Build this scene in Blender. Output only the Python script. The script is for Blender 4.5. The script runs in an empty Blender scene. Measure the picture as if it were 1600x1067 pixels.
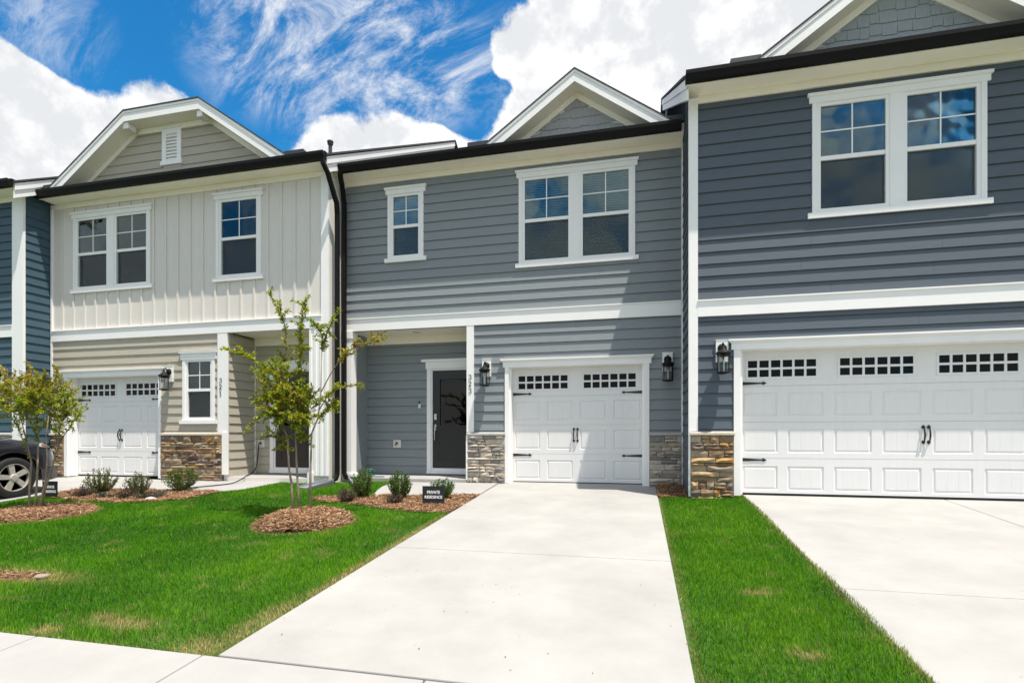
import bpy, math, random
import numpy as np
from mathutils import Vector, Matrix

random.seed(7)
RNG = np.random.default_rng(11)
scene = bpy.context.scene
COL = scene.collection
rad = math.radians

# ------------------------------------------------------------------ camera
FPX, YAW, HOR, CZ = 831.0, rad(13.34), 681.0, 0.863
cam_d = bpy.data.cameras.new('camera')
cam = bpy.data.objects.new('camera', cam_d)
COL.objects.link(cam)
cam.location = (0, 0, CZ)
cam.rotation_euler = (rad(90), 0, YAW)
cam_d.sensor_width = 36.0
cam_d.lens = 36.0 * FPX / 1600.0
cam_d.shift_y = (HOR - 533.5) / 1600.0
cam_d.clip_start = 0.05
cam_d.clip_end = 2000
scene.camera = cam

# ------------------------------------------------------------------ view, sun, sky
vs = scene.view_settings
vs.view_transform = 'Standard'
vs.look = 'None'
vs.gamma = 1.0
vs.exposure = 0.58
vs.use_curve_mapping = False
SUN_TO = Vector((1.375, -1.0, 5.0)).normalized()
sun_d = bpy.data.lights.new('sun', 'SUN')
sun_d.energy = 4.6
sun_d.angle = rad(0.5)
sun_d.color = (1.0, 0.94, 0.85)
sun = bpy.data.objects.new('sun', sun_d)
COL.objects.link(sun)
sun.location = (6, -6, 30)
sun.rotation_euler = SUN_TO.to_track_quat('Z', 'Y').to_euler()

W3 = bpy.data.worlds.new('World')
scene.world = W3
W3.use_nodes = True
wn, wl = W3.node_tree.nodes, W3.node_tree.links
wn.clear()


def px_dir(u, v):
    x, z = (u - 800) / FPX, (HOR - v) / FPX
    return Vector((x * math.cos(YAW) - math.sin(YAW), x * math.sin(YAW) + math.cos(YAW), z)).normalized()


def at(u, v, y):
    """photo pixel -> world point on the vertical plane at depth y"""
    x, z = (u - 800) / FPX, (HOR - v) / FPX
    X, Y = x * math.cos(YAW) - math.sin(YAW), x * math.sin(YAW) + math.cos(YAW)
    t = y / Y
    return Vector((X * t, y, CZ + z * t))


def wnode(t, **kw):
    n = wn.new(t)
    for k, v in kw.items():
        setattr(n, k, v)
    return n


def wmath(op, a, b=None, clamp=False):
    n = wnode('ShaderNodeMath', operation=op, use_clamp=clamp)
    for i, s in enumerate((a, b)):
        if s is None:
            continue
        if isinstance(s, (int, float)):
            n.inputs[i].default_value = s
        else:
            wl.new(s, n.inputs[i])
    return n.outputs[0]


sky = wnode('ShaderNodeTexSky', sky_type='NISHITA', sun_disc=False)
sky.sun_elevation = math.asin(SUN_TO.z)
sky.sun_rotation = math.atan2(SUN_TO.x, SUN_TO.y)
sky.air_density, sky.dust_density, sky.ozone_density = 1.0, 0.3, 1.6
hs = wnode('ShaderNodeHueSaturation')
hs.inputs['Saturation'].default_value = 1.25
hs.inputs['Value'].default_value = 1.0
wl.new(sky.outputs[0], hs.inputs['Color'])
skyc = wnode('ShaderNodeVectorMath', operation='MULTIPLY')
wl.new(hs.outputs[0], skyc.inputs[0])
skyc.inputs[1].default_value = (0.20, 0.72, 0.82)
tc = wnode('ShaderNodeTexCoord')
DIR = tc.outputs['Generated']


def wnoise(vec, scale, detail, rough, dist=0.0):
    n = wnode('ShaderNodeTexNoise', noise_dimensions='3D')
    n.inputs['Scale'].default_value = scale
    n.inputs['Detail'].default_value = detail
    n.inputs['Roughness'].default_value = rough
    n.inputs['Distortion'].default_value = dist
    wl.new(vec, n.inputs['Vector'])
    return n.outputs['Fac']


def blob(u, v, r_px, w):
    """a soft round patch of cloud cover round one direction"""
    d = px_dir(u, v)
    n = wnode('ShaderNodeVectorMath', operation='DOT_PRODUCT')
    wl.new(DIR, n.inputs[0])
    n.inputs[1].default_value = d
    c = math.cos(math.atan(r_px / FPX * (d.y * math.cos(YAW) - d.x * math.sin(YAW))))
    mr = wnode('ShaderNodeMapRange', interpolation_type='SMOOTHSTEP')
    mr.inputs['From Min'].default_value = c
    mr.inputs['From Max'].default_value = 1.0
    mr.inputs['To Min'].default_value = 0.0
    mr.inputs['To Max'].default_value = w
    wl.new(n.outputs['Value'], mr.inputs['Value'])
    return mr.outputs[0]


def total(lst):
    s = lst[0]
    for x in lst[1:]:
        s = wmath('ADD', s, x)
    return s


def shifted(k):
    n = wnode('ShaderNodeVectorMath', operation='ADD')
    wl.new(DIR, n.inputs[0])
    n.inputs[1].default_value = SUN_TO * k
    return n.outputs[0]


def puff(vec):
    """cauliflower-like cloud noise: broad masses with finer heads on them"""
    b = wnoise(vec, 3.6, 3.0, 0.5, 0.15)
    f = wnoise(vec, 9.0, 10.0, 0.60, 0.12)
    return wmath('ADD', wmath('MULTIPLY', b, 0.70), wmath('MULTIPLY', f, 1.25))


n_here, n_sun = puff(DIR), puff(shifted(0.035))
cum = total([blob(*b) for b in [
    (-80, 220, 240, .42), (50, 200, 150, .30), (140, 225, 110, .36), (10, 130, 90, .32), (60, 160, 80, .2), (235, 165, 100, .32), (330, 150, 130, .46),
    (270, 185, 90, .28), (590, 215, 150, .56), (548, 170, 70, .24), (490, 240, 90, .42), (650, 240, 90, .35),
    (1010, 60, 190, .42), (1140, 80, 200, .38), (960, 160, 110, .36), (870, 170, 85, .36), (808, 195, 65, .3), (1250, 40, 180, .38),
    (880, 50, 62, .32), (798, 74, 62, .46), (770, 92, 40, .3), (1050, 10, 150, .26), (720, 225, 55, .22), (-300, 150, 260, .3), (1500, 100, 300, .3)]])
gap = total([blob(*b) for b in [(430, 60, 460, .30), (180, 50, 190, .50), (350, 60, 170, .42), (400, 205, 80, .40), (740, 140, 85, .42), (690, 160, 80, .36), (760, 20, 80, .30), (330, 20, 150, .36), (520, 60, 220, .40), (640, 70, 170, .36), (430, 120, 120, .34), (560, 120, 90, .2), (60, 20, 110, .3)]])
shape = wmath('ADD', wmath('SUBTRACT', cum, gap), 0.24)
cover = wmath('ADD', n_here, shape)
dens = wnode('ShaderNodeMapRange', interpolation_type='SMOOTHSTEP')
dens.inputs['From Min'].default_value = 1.05
dens.inputs['From Max'].default_value = 1.24
wl.new(cover, dens.inputs['Value'])
# thin high streaks
mp = wnode('ShaderNodeMapping')
mp.inputs['Rotation'].default_value = (0.5, 0.35, 0.75)
mp.inputs['Scale'].default_value = (1.6, 7.0, 3.2)
wl.new(DIR, mp.inputs['Vector'])
cir = wnoise(mp.outputs[0], 3.2, 12.0, 0.72, 0.5)
cirb = total([blob(*b) for b in [(550, 70, 210, .8), (660, 90, 130, .8), (450, 30, 160, .6), (390, 80, 120, .4), (600, 170, 110, .5), (40, 20, 130, .5), (770, 140, 70, .35), (790, 90, 80, .4)]])
cird = wnode('ShaderNodeMapRange', interpolation_type='SMOOTHSTEP')
cird.inputs['From Min'].default_value = 0.40
cird.inputs['From Max'].default_value = 0.72
wl.new(cir, cird.inputs['Value'])
cirm = wnode('ShaderNodeMapRange')
cirm.inputs['To Max'].default_value = 0.9
wl.new(wmath('MULTIPLY', cird.outputs[0], wmath('MINIMUM', cirb, 0.95)), cirm.inputs['Value'])
alpha = wmath('MAXIMUM', dens.outputs[0], cirm.outputs[0], True)
# clouds are brighter where they thin out towards the sun, greyer behind their own bulk
rel = wmath('MULTIPLY', wmath('SUBTRACT', n_here, n_sun), 6.5)
thick = wmath('MULTIPLY', wmath('SUBTRACT', cover, 1.22), -0.75)
bel = wnode('ShaderNodeMapRange', interpolation_type='SMOOTHSTEP')
bel.inputs['From Min'].default_value = -1.1
bel.inputs['From Max'].default_value = 0.35
bel.inputs['To Min'].default_value = 0.0
bel.inputs['To Max'].default_value = 1.0
wl.new(wmath('ADD', rel, thick), bel.inputs['Value'])
cc = wnode('ShaderNodeMix', data_type='RGBA')
cc.inputs['A'].default_value = (3.65, 3.74, 3.88, 1)
cc.inputs['B'].default_value = (4.80, 4.78, 4.76, 1)
wl.new(bel.outputs[0], cc.inputs['Factor'])
mixw = wnode('ShaderNodeMix', data_type='RGBA')
wl.new(alpha, mixw.inputs['Factor'])
wl.new(skyc.outputs[0], mixw.inputs['A'])
wl.new(cc.outputs['Result'], mixw.inputs['B'])
bg = wnode('ShaderNodeBackground')
bg.inputs['Strength'].default_value = 0.15
wl.new(mixw.outputs['Result'], bg.inputs['Color'])
wo = wnode('ShaderNodeOutputWorld')
wl.new(bg.outputs[0], wo.inputs['Surface'])

# ------------------------------------------------------------------ materials
MAT = {}


def mat(name, col, rough=0.6, var=0.0, vscale=6.0, bump=0.0, bscale=60.0, metal=0.0, spec=0.5, stretch=(1, 1, 1), ramp=None,
        coat=0.0, attr=None, trans=0.0, speck=None):
    m = bpy.data.materials.new(name)
    m.use_nodes = True
    nt = m.node_tree
    N, L = nt.nodes, nt.links
    bs = N['Principled BSDF']
    bs.inputs['Roughness'].default_value = rough
    bs.inputs['Metallic'].default_value = metal
    bs.inputs['Specular IOR Level'].default_value = spec
    bs.inputs['Coat Weight'].default_value = coat
    geo = N.new('ShaderNodeNewGeometry')
    mp = N.new('ShaderNodeMapping')
    mp.inputs['Scale'].default_value = stretch
    L.new(geo.outputs['Position'], mp.inputs['Vector'])
    src = None
    if ramp:
        oi = N.new('ShaderNodeObjectInfo')
        cr = N.new('ShaderNodeValToRGB')
        cr.color_ramp.interpolation = 'CONSTANT'
        while len(cr.color_ramp.elements) < len(ramp):
            cr.color_ramp.elements.new(0.5)
        for i, c in enumerate(ramp):
            cr.color_ramp.elements[i].position = i / len(ramp)
            cr.color_ramp.elements[i].color = (*c, 1)
        L.new(oi.outputs['Random'], cr.inputs['Fac'])
        src = cr.outputs['Color']
    elif attr:
        a = N.new('ShaderNodeAttribute')
        a.attribute_name = attr
        src = a.outputs['Color']
    if var > 0:
        nz = N.new('ShaderNodeTexNoise')
        nz.inputs['Scale'].default_value = vscale
        nz.inputs['Detail'].default_value = 8
        nz.inputs['Roughness'].default_value = 0.62
        L.new(mp.outputs[0], nz.inputs['Vector'])
        mr = N.new('ShaderNodeMapRange')
        mr.inputs['From Min'].default_value = 0.3
        mr.inputs['From Max'].default_value = 0.7
        mr.inputs['To Min'].default_value = 1 - var
        mr.inputs['To Max'].default_value = 1 + var
        L.new(nz.outputs['Fac'], mr.inputs['Value'])
        vm = N.new('ShaderNodeVectorMath')
        vm.operation = 'SCALE'
        if src:
            L.new(src, vm.inputs[0])
        else:
            vm.inputs[0].default_value = col
        L.new(mr.outputs[0], vm.inputs['Scale'])
        src = vm.outputs[0]
    if speck:
        nz = N.new('ShaderNodeTexNoise')
        nz.inputs['Scale'].default_value = speck[0]
        nz.inputs['Detail'].default_value = 5
        nz.inputs['Roughness'].default_value = 0.7
        L.new(geo.outputs['Position'], nz.inputs['Vector'])
        mr = N.new('ShaderNodeMapRange')
        mr.inputs['From Min'].default_value = speck[1]
        mr.inputs['From Max'].default_value = speck[1] + speck[2]
        L.new(nz.outputs['Fac'], mr.inputs['Value'])
        mx = N.new('ShaderNodeMix')
        mx.data_type = 'RGBA'
        L.new(mr.outputs[0], mx.inputs['Factor'])
        if src:
            L.new(src, mx.inputs['A'])
        else:
            mx.inputs['A'].default_value = (*col, 1)
        mx.inputs['B'].default_value = (*speck[3], 1)
        src = mx.outputs['Result']
    if src:
        L.new(src, bs.inputs['Base Color'])
    else:
        bs.inputs['Base Color'].default_value = (*col, 1)
    if bump > 0:
        nb = N.new('ShaderNodeTexNoise')
        nb.inputs['Scale'].default_value = bscale
        nb.inputs['Detail'].default_value = 6
        L.new(mp.outputs[0], nb.inputs['Vector'])
        bp = N.new('ShaderNodeBump')
        bp.inputs['Strength'].default_value = min(1.0, bump)
        bp.inputs['Distance'].default_value = 0.004
        L.new(nb.outputs['Fac'], bp.inputs['Height'])
        L.new(bp.outputs[0], bs.inputs['Normal'])
    if trans > 0:
        tr = N.new('ShaderNodeBsdfTranslucent')
        if src:
            L.new(src, tr.inputs['Color'])
        else:
            tr.inputs['Color'].default_value = (*col, 1)
        ms = N.new('ShaderNodeMixShader')
        ms.inputs[0].default_value = trans
        L.new(bs.outputs[0], ms.inputs[1])
        L.new(tr.outputs[0], ms.inputs[2])
        L.new(ms.outputs[0], N['Material Output'].inputs['Surface'])
    MAT[name] = m
    return m


def glass_mat(name, tint, ior=1.5, refl=(1, 1, 1), rough=0.015):
    m = bpy.data.materials.new(name)
    m.use_nodes = True
    N, L = m.node_tree.nodes, m.node_tree.links
    N.remove(N['Principled BSDF'])
    fr = N.new('ShaderNodeFresnel')
    fr.inputs['IOR'].default_value = ior
    tr = N.new('ShaderNodeBsdfTransparent')
    tr.inputs['Color'].default_value = (*tint, 1)
    gl = N.new('ShaderNodeBsdfGlossy')
    gl.inputs['Roughness'].default_value = rough
    gl.inputs['Color'].default_value = (*refl, 1)
    geo = N.new('ShaderNodeNewGeometry')
    nz = N.new('ShaderNodeTexNoise')
    nz.inputs['Scale'].default_value = 1.6
    nz.inputs['Detail'].default_value = 2
    L.new(geo.outputs['Position'], nz.inputs['Vector'])
    bp = N.new('ShaderNodeBump')
    bp.inputs['Strength'].default_value = 0.35
    bp.inputs['Distance'].default_value = 0.02
    L.new(nz.outputs['Fac'], bp.inputs['Height'])
    L.new(bp.outputs[0], gl.inputs['Normal'])
    mx = N.new('ShaderNodeMixShader')
    L.new(fr.outputs[0], mx.inputs[0])
    L.new(tr.outputs[0], mx.inputs[1])
    L.new(gl.outputs[0], mx.inputs[2])
    L.new(mx.outputs[0], N['Material Output'].inputs['Surface'])
    MAT[name] = m


SID = dict(var=0.07, vscale=5.0, bump=0.35, bscale=9.0, stretch=(1.0, 1.0, 9.0), rough=0.62, spec=0.35)
mat('siding_grey', (0.224, 0.246, 0.260), **SID)
mat('siding_slate', (0.084, 0.103, 0.126), **SID)
mat('siding_taupe', (0.42, 0.38, 0.305), **SID)
mat('siding_teal', (0.047, 0.090, 0.120), **SID)
mat('board_cream', (0.69, 0.65, 0.60), var=0.035, vscale=4, bump=0.25, bscale=14, stretch=(6, 6, 1), rough=0.6, spec=0.35)
mat('trim_white', (0.85, 0.835, 0.815), var=0.025, vscale=3, rough=0.5, bump=0.08, bscale=25, spec=0.4)
mat('soffit_white', (0.92, 0.86, 0.75), var=0.03, vscale=3, rough=0.6, spec=0.3)
mat('vinyl_white', (0.85, 0.835, 0.81), rough=0.35, spec=0.5)
mat('garage_white', (0.73, 0.72, 0.71), var=0.02, vscale=3, rough=0.42, bump=0.2, bscale=40, stretch=(6, 6, 0.6))
mat('shingle_grey', (0.33, 0.33, 0.335), var=0.10, vscale=7, bump=0.5, bscale=10, stretch=(8, 8, 1.0), rough=0.7)
mat('shingle_blue', (0.30, 0.325, 0.335), var=0.10, vscale=7, bump=0.5, bscale=10, stretch=(8, 8, 1.0), rough=0.7)
mat('roof_shingle', (0.045, 0.045, 0.048), var=0.35, vscale=25, bump=0.8, bscale=60, rough=0.9)
mat('gutter_brown', (0.005, 0.0045, 0.0045), rough=0.55, spec=0.2)
mat('flashing_dark', (0.03, 0.034, 0.04), rough=0.5)
mat('black_iron', (0.012, 0.012, 0.013), rough=0.4, spec=0.5)
mat('lamp_black', (0.008, 0.008, 0.009), rough=0.55, spec=0.2)
mat('bulb_frost', (0.75, 0.74, 0.70), rough=0.3)
mat('mortar', (0.10, 0.088, 0.075), var=0.2, rough=0.95)
GREY_ST = [(0.46, 0.40, 0.32), (0.33, 0.29, 0.235), (0.52, 0.46, 0.38), (0.22, 0.205, 0.19), (0.40, 0.345, 0.27), (0.47, 0.43, 0.37), (0.29, 0.25, 0.20), (0.37, 0.335, 0.29)]
BROWN_ST = [(0.30, 0.20, 0.115), (0.20, 0.125, 0.07), (0.40, 0.28, 0.16), (0.25, 0.19, 0.13), (0.145, 0.095, 0.06), (0.36, 0.30, 0.225), (0.42, 0.245, 0.09), (0.23, 0.155, 0.095), (0.31, 0.245, 0.17), (0.18, 0.14, 0.115)]
STK = dict(var=0.22, vscale=16, bump=1.0, bscale=45, rough=0.88, spec=0.3, stretch=(1, 1, 2.2))
mat('stone_grey', (0, 0, 0), ramp=GREY_ST, **STK)
mat('stone_brown', (0, 0, 0), ramp=BROWN_ST, **STK)
mat('cap_grey', (0.42, 0.41, 0.39), var=0.15, vscale=20, bump=0.7, bscale=50, rough=0.85)
mat('cap_tan', (0.52, 0.46, 0.38), var=0.15, vscale=20, bump=0.7, bscale=50, rough=0.85)
mat('door_charcoal', (0.020, 0.018, 0.016), rough=0.42, bump=0.15, bscale=20)
mat('door_brown', (0.035, 0.022, 0.018), rough=0.42, bump=0.15, bscale=20)
mat('nickel', (0.55, 0.53, 0.50), rough=0.25, metal=1.0)
mat('interior', (0.30, 0.29, 0.27), rough=0.9)
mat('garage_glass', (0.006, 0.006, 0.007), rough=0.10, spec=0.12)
mat('blind_white', (0.70, 0.72, 0.72), rough=0.6)
glass_mat('window_glass', (0.62, 0.74, 0.76), 1.75, (0.80, 0.95, 0.97), 0.05)
glass_mat('door_glass', (0.06, 0.06, 0.06), 1.38)
glass_mat('lamp_glass', (0.88, 0.90, 0.90), 1.22)
m = bpy.data.materials.new('screen_mesh')
m.use_nodes = True
N_, L_ = m.node_tree.nodes, m.node_tree.links
pb_ = N_['Principled BSDF']
pb_.inputs['Base Color'].default_value = (0.055, 0.06, 0.06, 1)
pb_.inputs['Roughness'].default_value = 0.6
tr_ = N_.new('ShaderNodeBsdfTransparent')
mx_ = N_.new('ShaderNodeMixShader')
mx_.inputs[0].default_value = 0.26
L_.new(tr_.outputs[0], mx_.inputs[1])
L_.new(pb_.outputs[0], mx_.inputs[2])
L_.new(mx_.outputs[0], N_['Material Output'].inputs['Surface'])
MAT['screen_mesh'] = m
mat('concrete', (0.350, 0.341, 0.327), var=0.11, vscale=1.3, bump=0.35, bscale=120, rough=0.9, spec=0.25, speck=(9.0, 0.665, 0.05, (0.29, 0.27, 0.245)))
mat('concrete_walk', (0.345, 0.337, 0.325), var=0.06, vscale=2.3, bump=0.35, bscale=120, rough=0.9, spec=0.25)
mat('soil', (0.085, 0.058, 0.034), var=0.45, vscale=9, bump=1.0, bscale=40, rough=1.0)
mat('thatch', (0.045, 0.10, 0.015), var=0.5, vscale=14, bump=1.0, bscale=60, rough=1.0)
mat('asphalt', (0.05, 0.05, 0.052), var=0.2, vscale=30, bump=0.8, bscale=150, rough=0.95)
mat('ground', (0.08, 0.10, 0.04), var=0.4, vscale=1.2, rough=1.0)
mat('joint_dark', (0.035, 0.03, 0.026), var=0.3, rough=1.0)
mat('grass_blade', (0.05, 0.13, 0.015), attr='tint', rough=0.7, spec=0.08, trans=0.28)
mat('leaf', (0.08, 0.12, 0.02), attr='tint', rough=0.5, spec=0.15, trans=0.42)
mat('mulch_chip', (0.3, 0.2, 0.12), attr='tint', rough=0.9, spec=0.2)
mat('bark', (0.27, 0.215, 0.165), var=0.35, vscale=30, bump=0.8, bscale=70, rough=0.9, stretch=(1, 1, 0.25))
mat('twig', (0.16, 0.10, 0.06), rough=0.8)
mat('sign_black', (0.012, 0.013, 0.018), rough=0.45)
mat('letter_white', (0.80, 0.80, 0.80), rough=0.6)
mat('splash_grey', (0.20, 0.215, 0.235), var=0.08, rough=0.6)
mat('hose_black', (0.02, 0.022, 0.022), rough=0.5)
mat('hose_green', (0.015, 0.10, 0.07), rough=0.45)
mat('lid_tan', (0.27, 0.23, 0.175), rough=0.8)
mat('dirt_red', (0.19, 0.095, 0.05), var=0.4, vscale=12, bump=1.0, bscale=40, rough=1.0)
mat('rock', (0.46, 0.43, 0.38), var=0.2, vscale=12, bump=0.8, bscale=40, rough=0.9)
mat('plastic_white', (0.66, 0.66, 0.64), rough=0.5)
mat('brass', (0.20, 0.12, 0.06), rough=0.4, metal=0.8)
mat('car_paint', (0.006, 0.007, 0.014), rough=0.25, spec=0.4, coat=0.6)
mat('car_trim', (0.012, 0.012, 0.013), rough=0.6)
mat('car_grey', (0.045, 0.047, 0.05), rough=0.45)
mat('tyre', (0.013, 0.013, 0.013), rough=0.8, bump=0.3, bscale=90)
mat('alloy', (0.70, 0.67, 0.62), rough=0.32, metal=0.55)
mat('head_lens', (0.35, 0.36, 0.37), rough=0.08, spec=0.6, coat=1.0)
mat('lens_amber', (0.22, 0.055, 0.02), rough=0.12, coat=1.0)
mat('car_glass', (0.008, 0.010, 0.012), rough=0.04, spec=0.7)

# ------------------------------------------------------------------ object helpers
WLOC = {}


def tag(o, label=None, cat=None, group=None, kind=None):
    if label: o['label'] = label
    if cat: o['category'] = cat
    if group: o['group'] = group
    if kind: o['kind'] = kind
    return o


def empty(name, loc, parent=None, rz=0.0):
    o = bpy.data.objects.new(name, None)
    COL.objects.link(o)
    loc = Vector(loc)
    WLOC[o.name] = loc
    o.empty_display_size = 0.2
    o.rotation_euler = (0, 0, rz)
    if parent:
        o.parent = parent
        o.location = loc - WLOC[parent.name]
    else:
        o.location = loc
    return o


def put(name, me, wloc, parent=None):
    o = bpy.data.objects.new(name, me)
    COL.objects.link(o)
    wloc = Vector(wloc)
    WLOC[o.name] = wloc
    if parent:
        o.parent = parent
        o.location = wloc - WLOC[parent.name]
    else:
        o.location = wloc
    return o


class MB:
    def __init__(s):
        s.v, s.f = [], []

    def add(s, vs, fs):
        n = len(s.v)
        s.v += [tuple(p) for p in vs]
        s.f += [tuple(i + n for i in f) for f in fs]
        return s

    def box(s, x0, x1, y0, y1, z0, z1):
        return s.add([(x0, y0, z0), (x1, y0, z0), (x1, y1, z0), (x0, y1, z0), (x0, y0, z1), (x1, y0, z1), (x1, y1, z1), (x0, y1, z1)],
                     [(3, 2, 1, 0), (4, 5, 6, 7), (0, 1, 5, 4), (1, 2, 6, 5), (2, 3, 7, 6), (3, 0, 4, 7)])

    def prism(s, poly, axis, a0, a1):
        """extrude a 2D polygon along an axis: 'y' takes (x,z), 'x' takes (y,z), 'z' takes (x,y)"""
        def P(p, a):
            return {'y': (p[0], a, p[1]), 'x': (a, p[0], p[1]), 'z': (p[0], p[1], a)}[axis]
        n = len(poly)
        vs = [P(p, a0) for p in poly] + [P(p, a1) for p in poly]
        fs = [tuple(range(n)), tuple(range(2 * n - 1, n - 1, -1))]
        fs += [(i, i + n, (i + 1) % n + n, (i + 1) % n) for i in range(n)]
        return s.add(vs, fs)

    def tube(s, pts, r, n=8, cap=True):
        pts = [Vector(p) for p in pts]
        rs = r if isinstance(r, (list, tuple)) else [r] * len(pts)
        base = len(s.v)
        up = None
        for i, p in enumerate(pts):
            t = (pts[min(i + 1, len(pts) - 1)] - pts[max(i - 1, 0)]).normalized()
            if up is None:
                up = Vector((0, 0, 1)) if abs(t.z) < 0.9 else Vector((1, 0, 0))
            a = t.cross(up)
            if a.length < 1e-4:
                a = t.cross(Vector((0, 1, 0.3)))
            a.normalize()
            b = a.cross(t).normalized()
            up = b
            for k in range(n):
                th = 2 * math.pi * k / n
                s.v.append(tuple(p + (a * math.cos(th) + b * math.sin(th)) * rs[i]))
        for i in range(len(pts) - 1):
            for k in range(n):
                s.f.append((base + i * n + k, base + i * n + (k + 1) % n, base + (i + 1) * n + (k + 1) % n, base + (i + 1) * n + k))
        if cap:
            s.f.append(tuple(base + k for k in reversed(range(n))))
            s.f.append(tuple(base + (len(pts) - 1) * n + k for k in range(n)))
        return s

    def lathe(s, prof, n=16, c=(0, 0, 0), axis='z', cap=True):
        base = len(s.v)
        for r, h in prof:
            for k in range(n):
                th = 2 * math.pi * k / n
                p = (r * math.cos(th), r * math.sin(th), h)
                if axis == 'y': p = (p[0], p[2], p[1])
                s.v.append((p[0] + c[0], p[1] + c[1], p[2] + c[2]))
        for i in range(len(prof) - 1):
            for k in range(n):
                s.f.append((base + i * n + k, base + i * n + (k + 1) % n, base + (i + 1) * n + (k + 1) % n, base + (i + 1) * n + k))
        if cap:
            s.f.append(tuple(base + k for k in reversed(range(n))))
            s.f.append(tuple(base + (len(prof) - 1) * n + k for k in range(n)))
        return s

    def mesh(s, name, mt, center=True, smooth=False):
        v = np.array(s.v, float)
        c = (v.min(0) + v.max(0)) / 2 if center else np.zeros(3)
        me = bpy.data.meshes.new(name)
        me.from_pydata((v - c).tolist(), [], s.f)
        me.materials.append(MAT[mt])
        import bmesh
        bm = bmesh.new()
        bm.from_mesh(me)
        bmesh.ops.recalc_face_normals(bm, faces=bm.faces)
        bm.to_mesh(me)
        bm.free()
        if smooth:
            me.polygons.foreach_set('use_smooth', [True] * len(me.polygons))
        return me, Vector(c)

    def build(s, name, mt, parent=None, smooth=False, bevel=0.0):
        me, c = s.mesh(name, mt, True, smooth)
        o = put(name, me, c, parent)
        if bevel:
            b = o.modifiers.new('bevel', 'BEVEL')
            b.width = bevel
            b.segments = 2
            b.limit_method = 'ANGLE'
        return o


def B(name, mt, parent, x0, x1, y0, y1, z0, z1, bevel=0.0):
    return MB().box(x0, x1, y0, y1, z0, z1).build(name, mt, parent, bevel=bevel)


def np_mesh(name, V, F, mt, col=None, smooth=False):
    """fast mesh from arrays; all faces the same size; col = per-vertex RGB"""
    V = np.asarray(V, np.float32)
    F = np.asarray(F, np.int32)
    me = bpy.data.meshes.new(name)
    me.vertices.add(len(V))
    me.vertices.foreach_set('co', V.ravel())
    me.loops.add(F.size)
    me.loops.foreach_set('vertex_index', F.ravel())
    me.polygons.add(len(F))
    k = F.shape[1]
    me.polygons.foreach_set('loop_start', np.arange(0, F.size, k, dtype=np.int32))
    me.update(calc_edges=True)
    if col is not None:
        a = me.color_attributes.new('tint', 'FLOAT_COLOR', 'POINT')
        c4 = np.ones((len(V), 4), np.float32)
        c4[:, :3] = col
        a.data.foreach_set('color', c4.ravel())
    if smooth:
        me.polygons.foreach_set('use_smooth', [True] * len(F))
    me.materials.append(MAT[mt])
    me.validate()
    return me


def cut(rect, holes):
    """rectangle minus rectangles -> list of rectangles (a0,a1,z0,z1)"""
    a0, a1, z0, z1 = rect
    hs_ = [h for h in holes if h[0] < a1 and h[1] > a0 and h[2] < z1 and h[3] > z0]
    xs = sorted({a0, a1, *[min(max(h[0], a0), a1) for h in hs_], *[min(max(h[1], a0), a1) for h in hs_]})
    out, prev = [], None
    for xa, xb in zip(xs, xs[1:]):
        if xb - xa < 1e-4:
            continue
        spans = [(z0, z1)]
        for h in hs_:
            if h[0] < xb - 1e-5 and h[1] > xa + 1e-5:
                ns = []
                for s0, s1 in spans:
                    if h[2] >= s1 or h[3] <= s0:
                        ns.append((s0, s1))
                    else:
                        if h[2] > s0: ns.append((s0, h[2]))
                        if h[3] < s1: ns.append((h[3], s1))
                spans = ns
        if prev and prev[1] == spans and abs(prev[0][1] - xa) < 1e-6:
            prev[0][1] = xb
        else:
            prev = ([xa, xb], spans)
            out.append(prev)
    return [(x[0], x[1], s0, s1) for x, sp in out for s0, s1 in sp if s1 - s0 > 0.008 and x[1] - x[0] > 0.008]


COURSE = 0.178
_board = {}


def board_mesh(mt):
    if mt not in _board:
        h = COURSE - 0.0135
        b = MB()
        b.add([(-.5, -.024, 0), (.5, -.024, 0), (.5, 0, 0), (-.5, 0, 0), (-.5, -.005, h), (.5, -.005, h), (.5, 0, h), (-.5, 0, h)],
              [(3, 2, 1, 0), (4, 5, 6, 7), (0, 1, 5, 4), (1, 2, 6, 5), (2, 3, 7, 6), (3, 0, 4, 7)])
        _board[mt] = b.mesh('siding_board', mt, center=False)[0]
    return _board[mt]


def siding(parent, mt, plane, a0, a1, z0, z1, holes=(), face='f', zbase=None):
    """lap siding, every board its own object. face f: towards the street; r: towards +x; l: towards -x"""
    z = z0 if zbase is None else zbase
    while z < z1 - 0.01:
        lo, hi = max(z, z0), min(z + COURSE, z1)
        joint = random.uniform(1.2, 3.6)
        for (xa, xb, s0, s1) in cut((a0, a1, lo, hi), holes):
            segs, p = [], xa
            while xb - p > 3.66:
                q = p + joint
                segs.append((p, q - 0.002))
                p, joint = q, 3.66
            segs.append((p, xb))
            for (q0, q1) in segs:
                if q1 - q0 < 0.01:
                    continue
                mid = (q0 + q1) / 2
                loc = {'f': (mid, plane, s0), 'r': (plane, mid, s0), 'l': (plane, mid, s0)}[face]
                o = put('siding_board', board_mesh(mt), loc, parent)
                o.scale = (q1 - q0, 1, (s1 - s0) / COURSE)
                o.rotation_euler = (0, 0, {'f': 0, 'r': math.pi / 2, 'l': -math.pi / 2}[face])
        z += COURSE


# stone: eight shapes shared by every stone
_stone = {}


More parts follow.
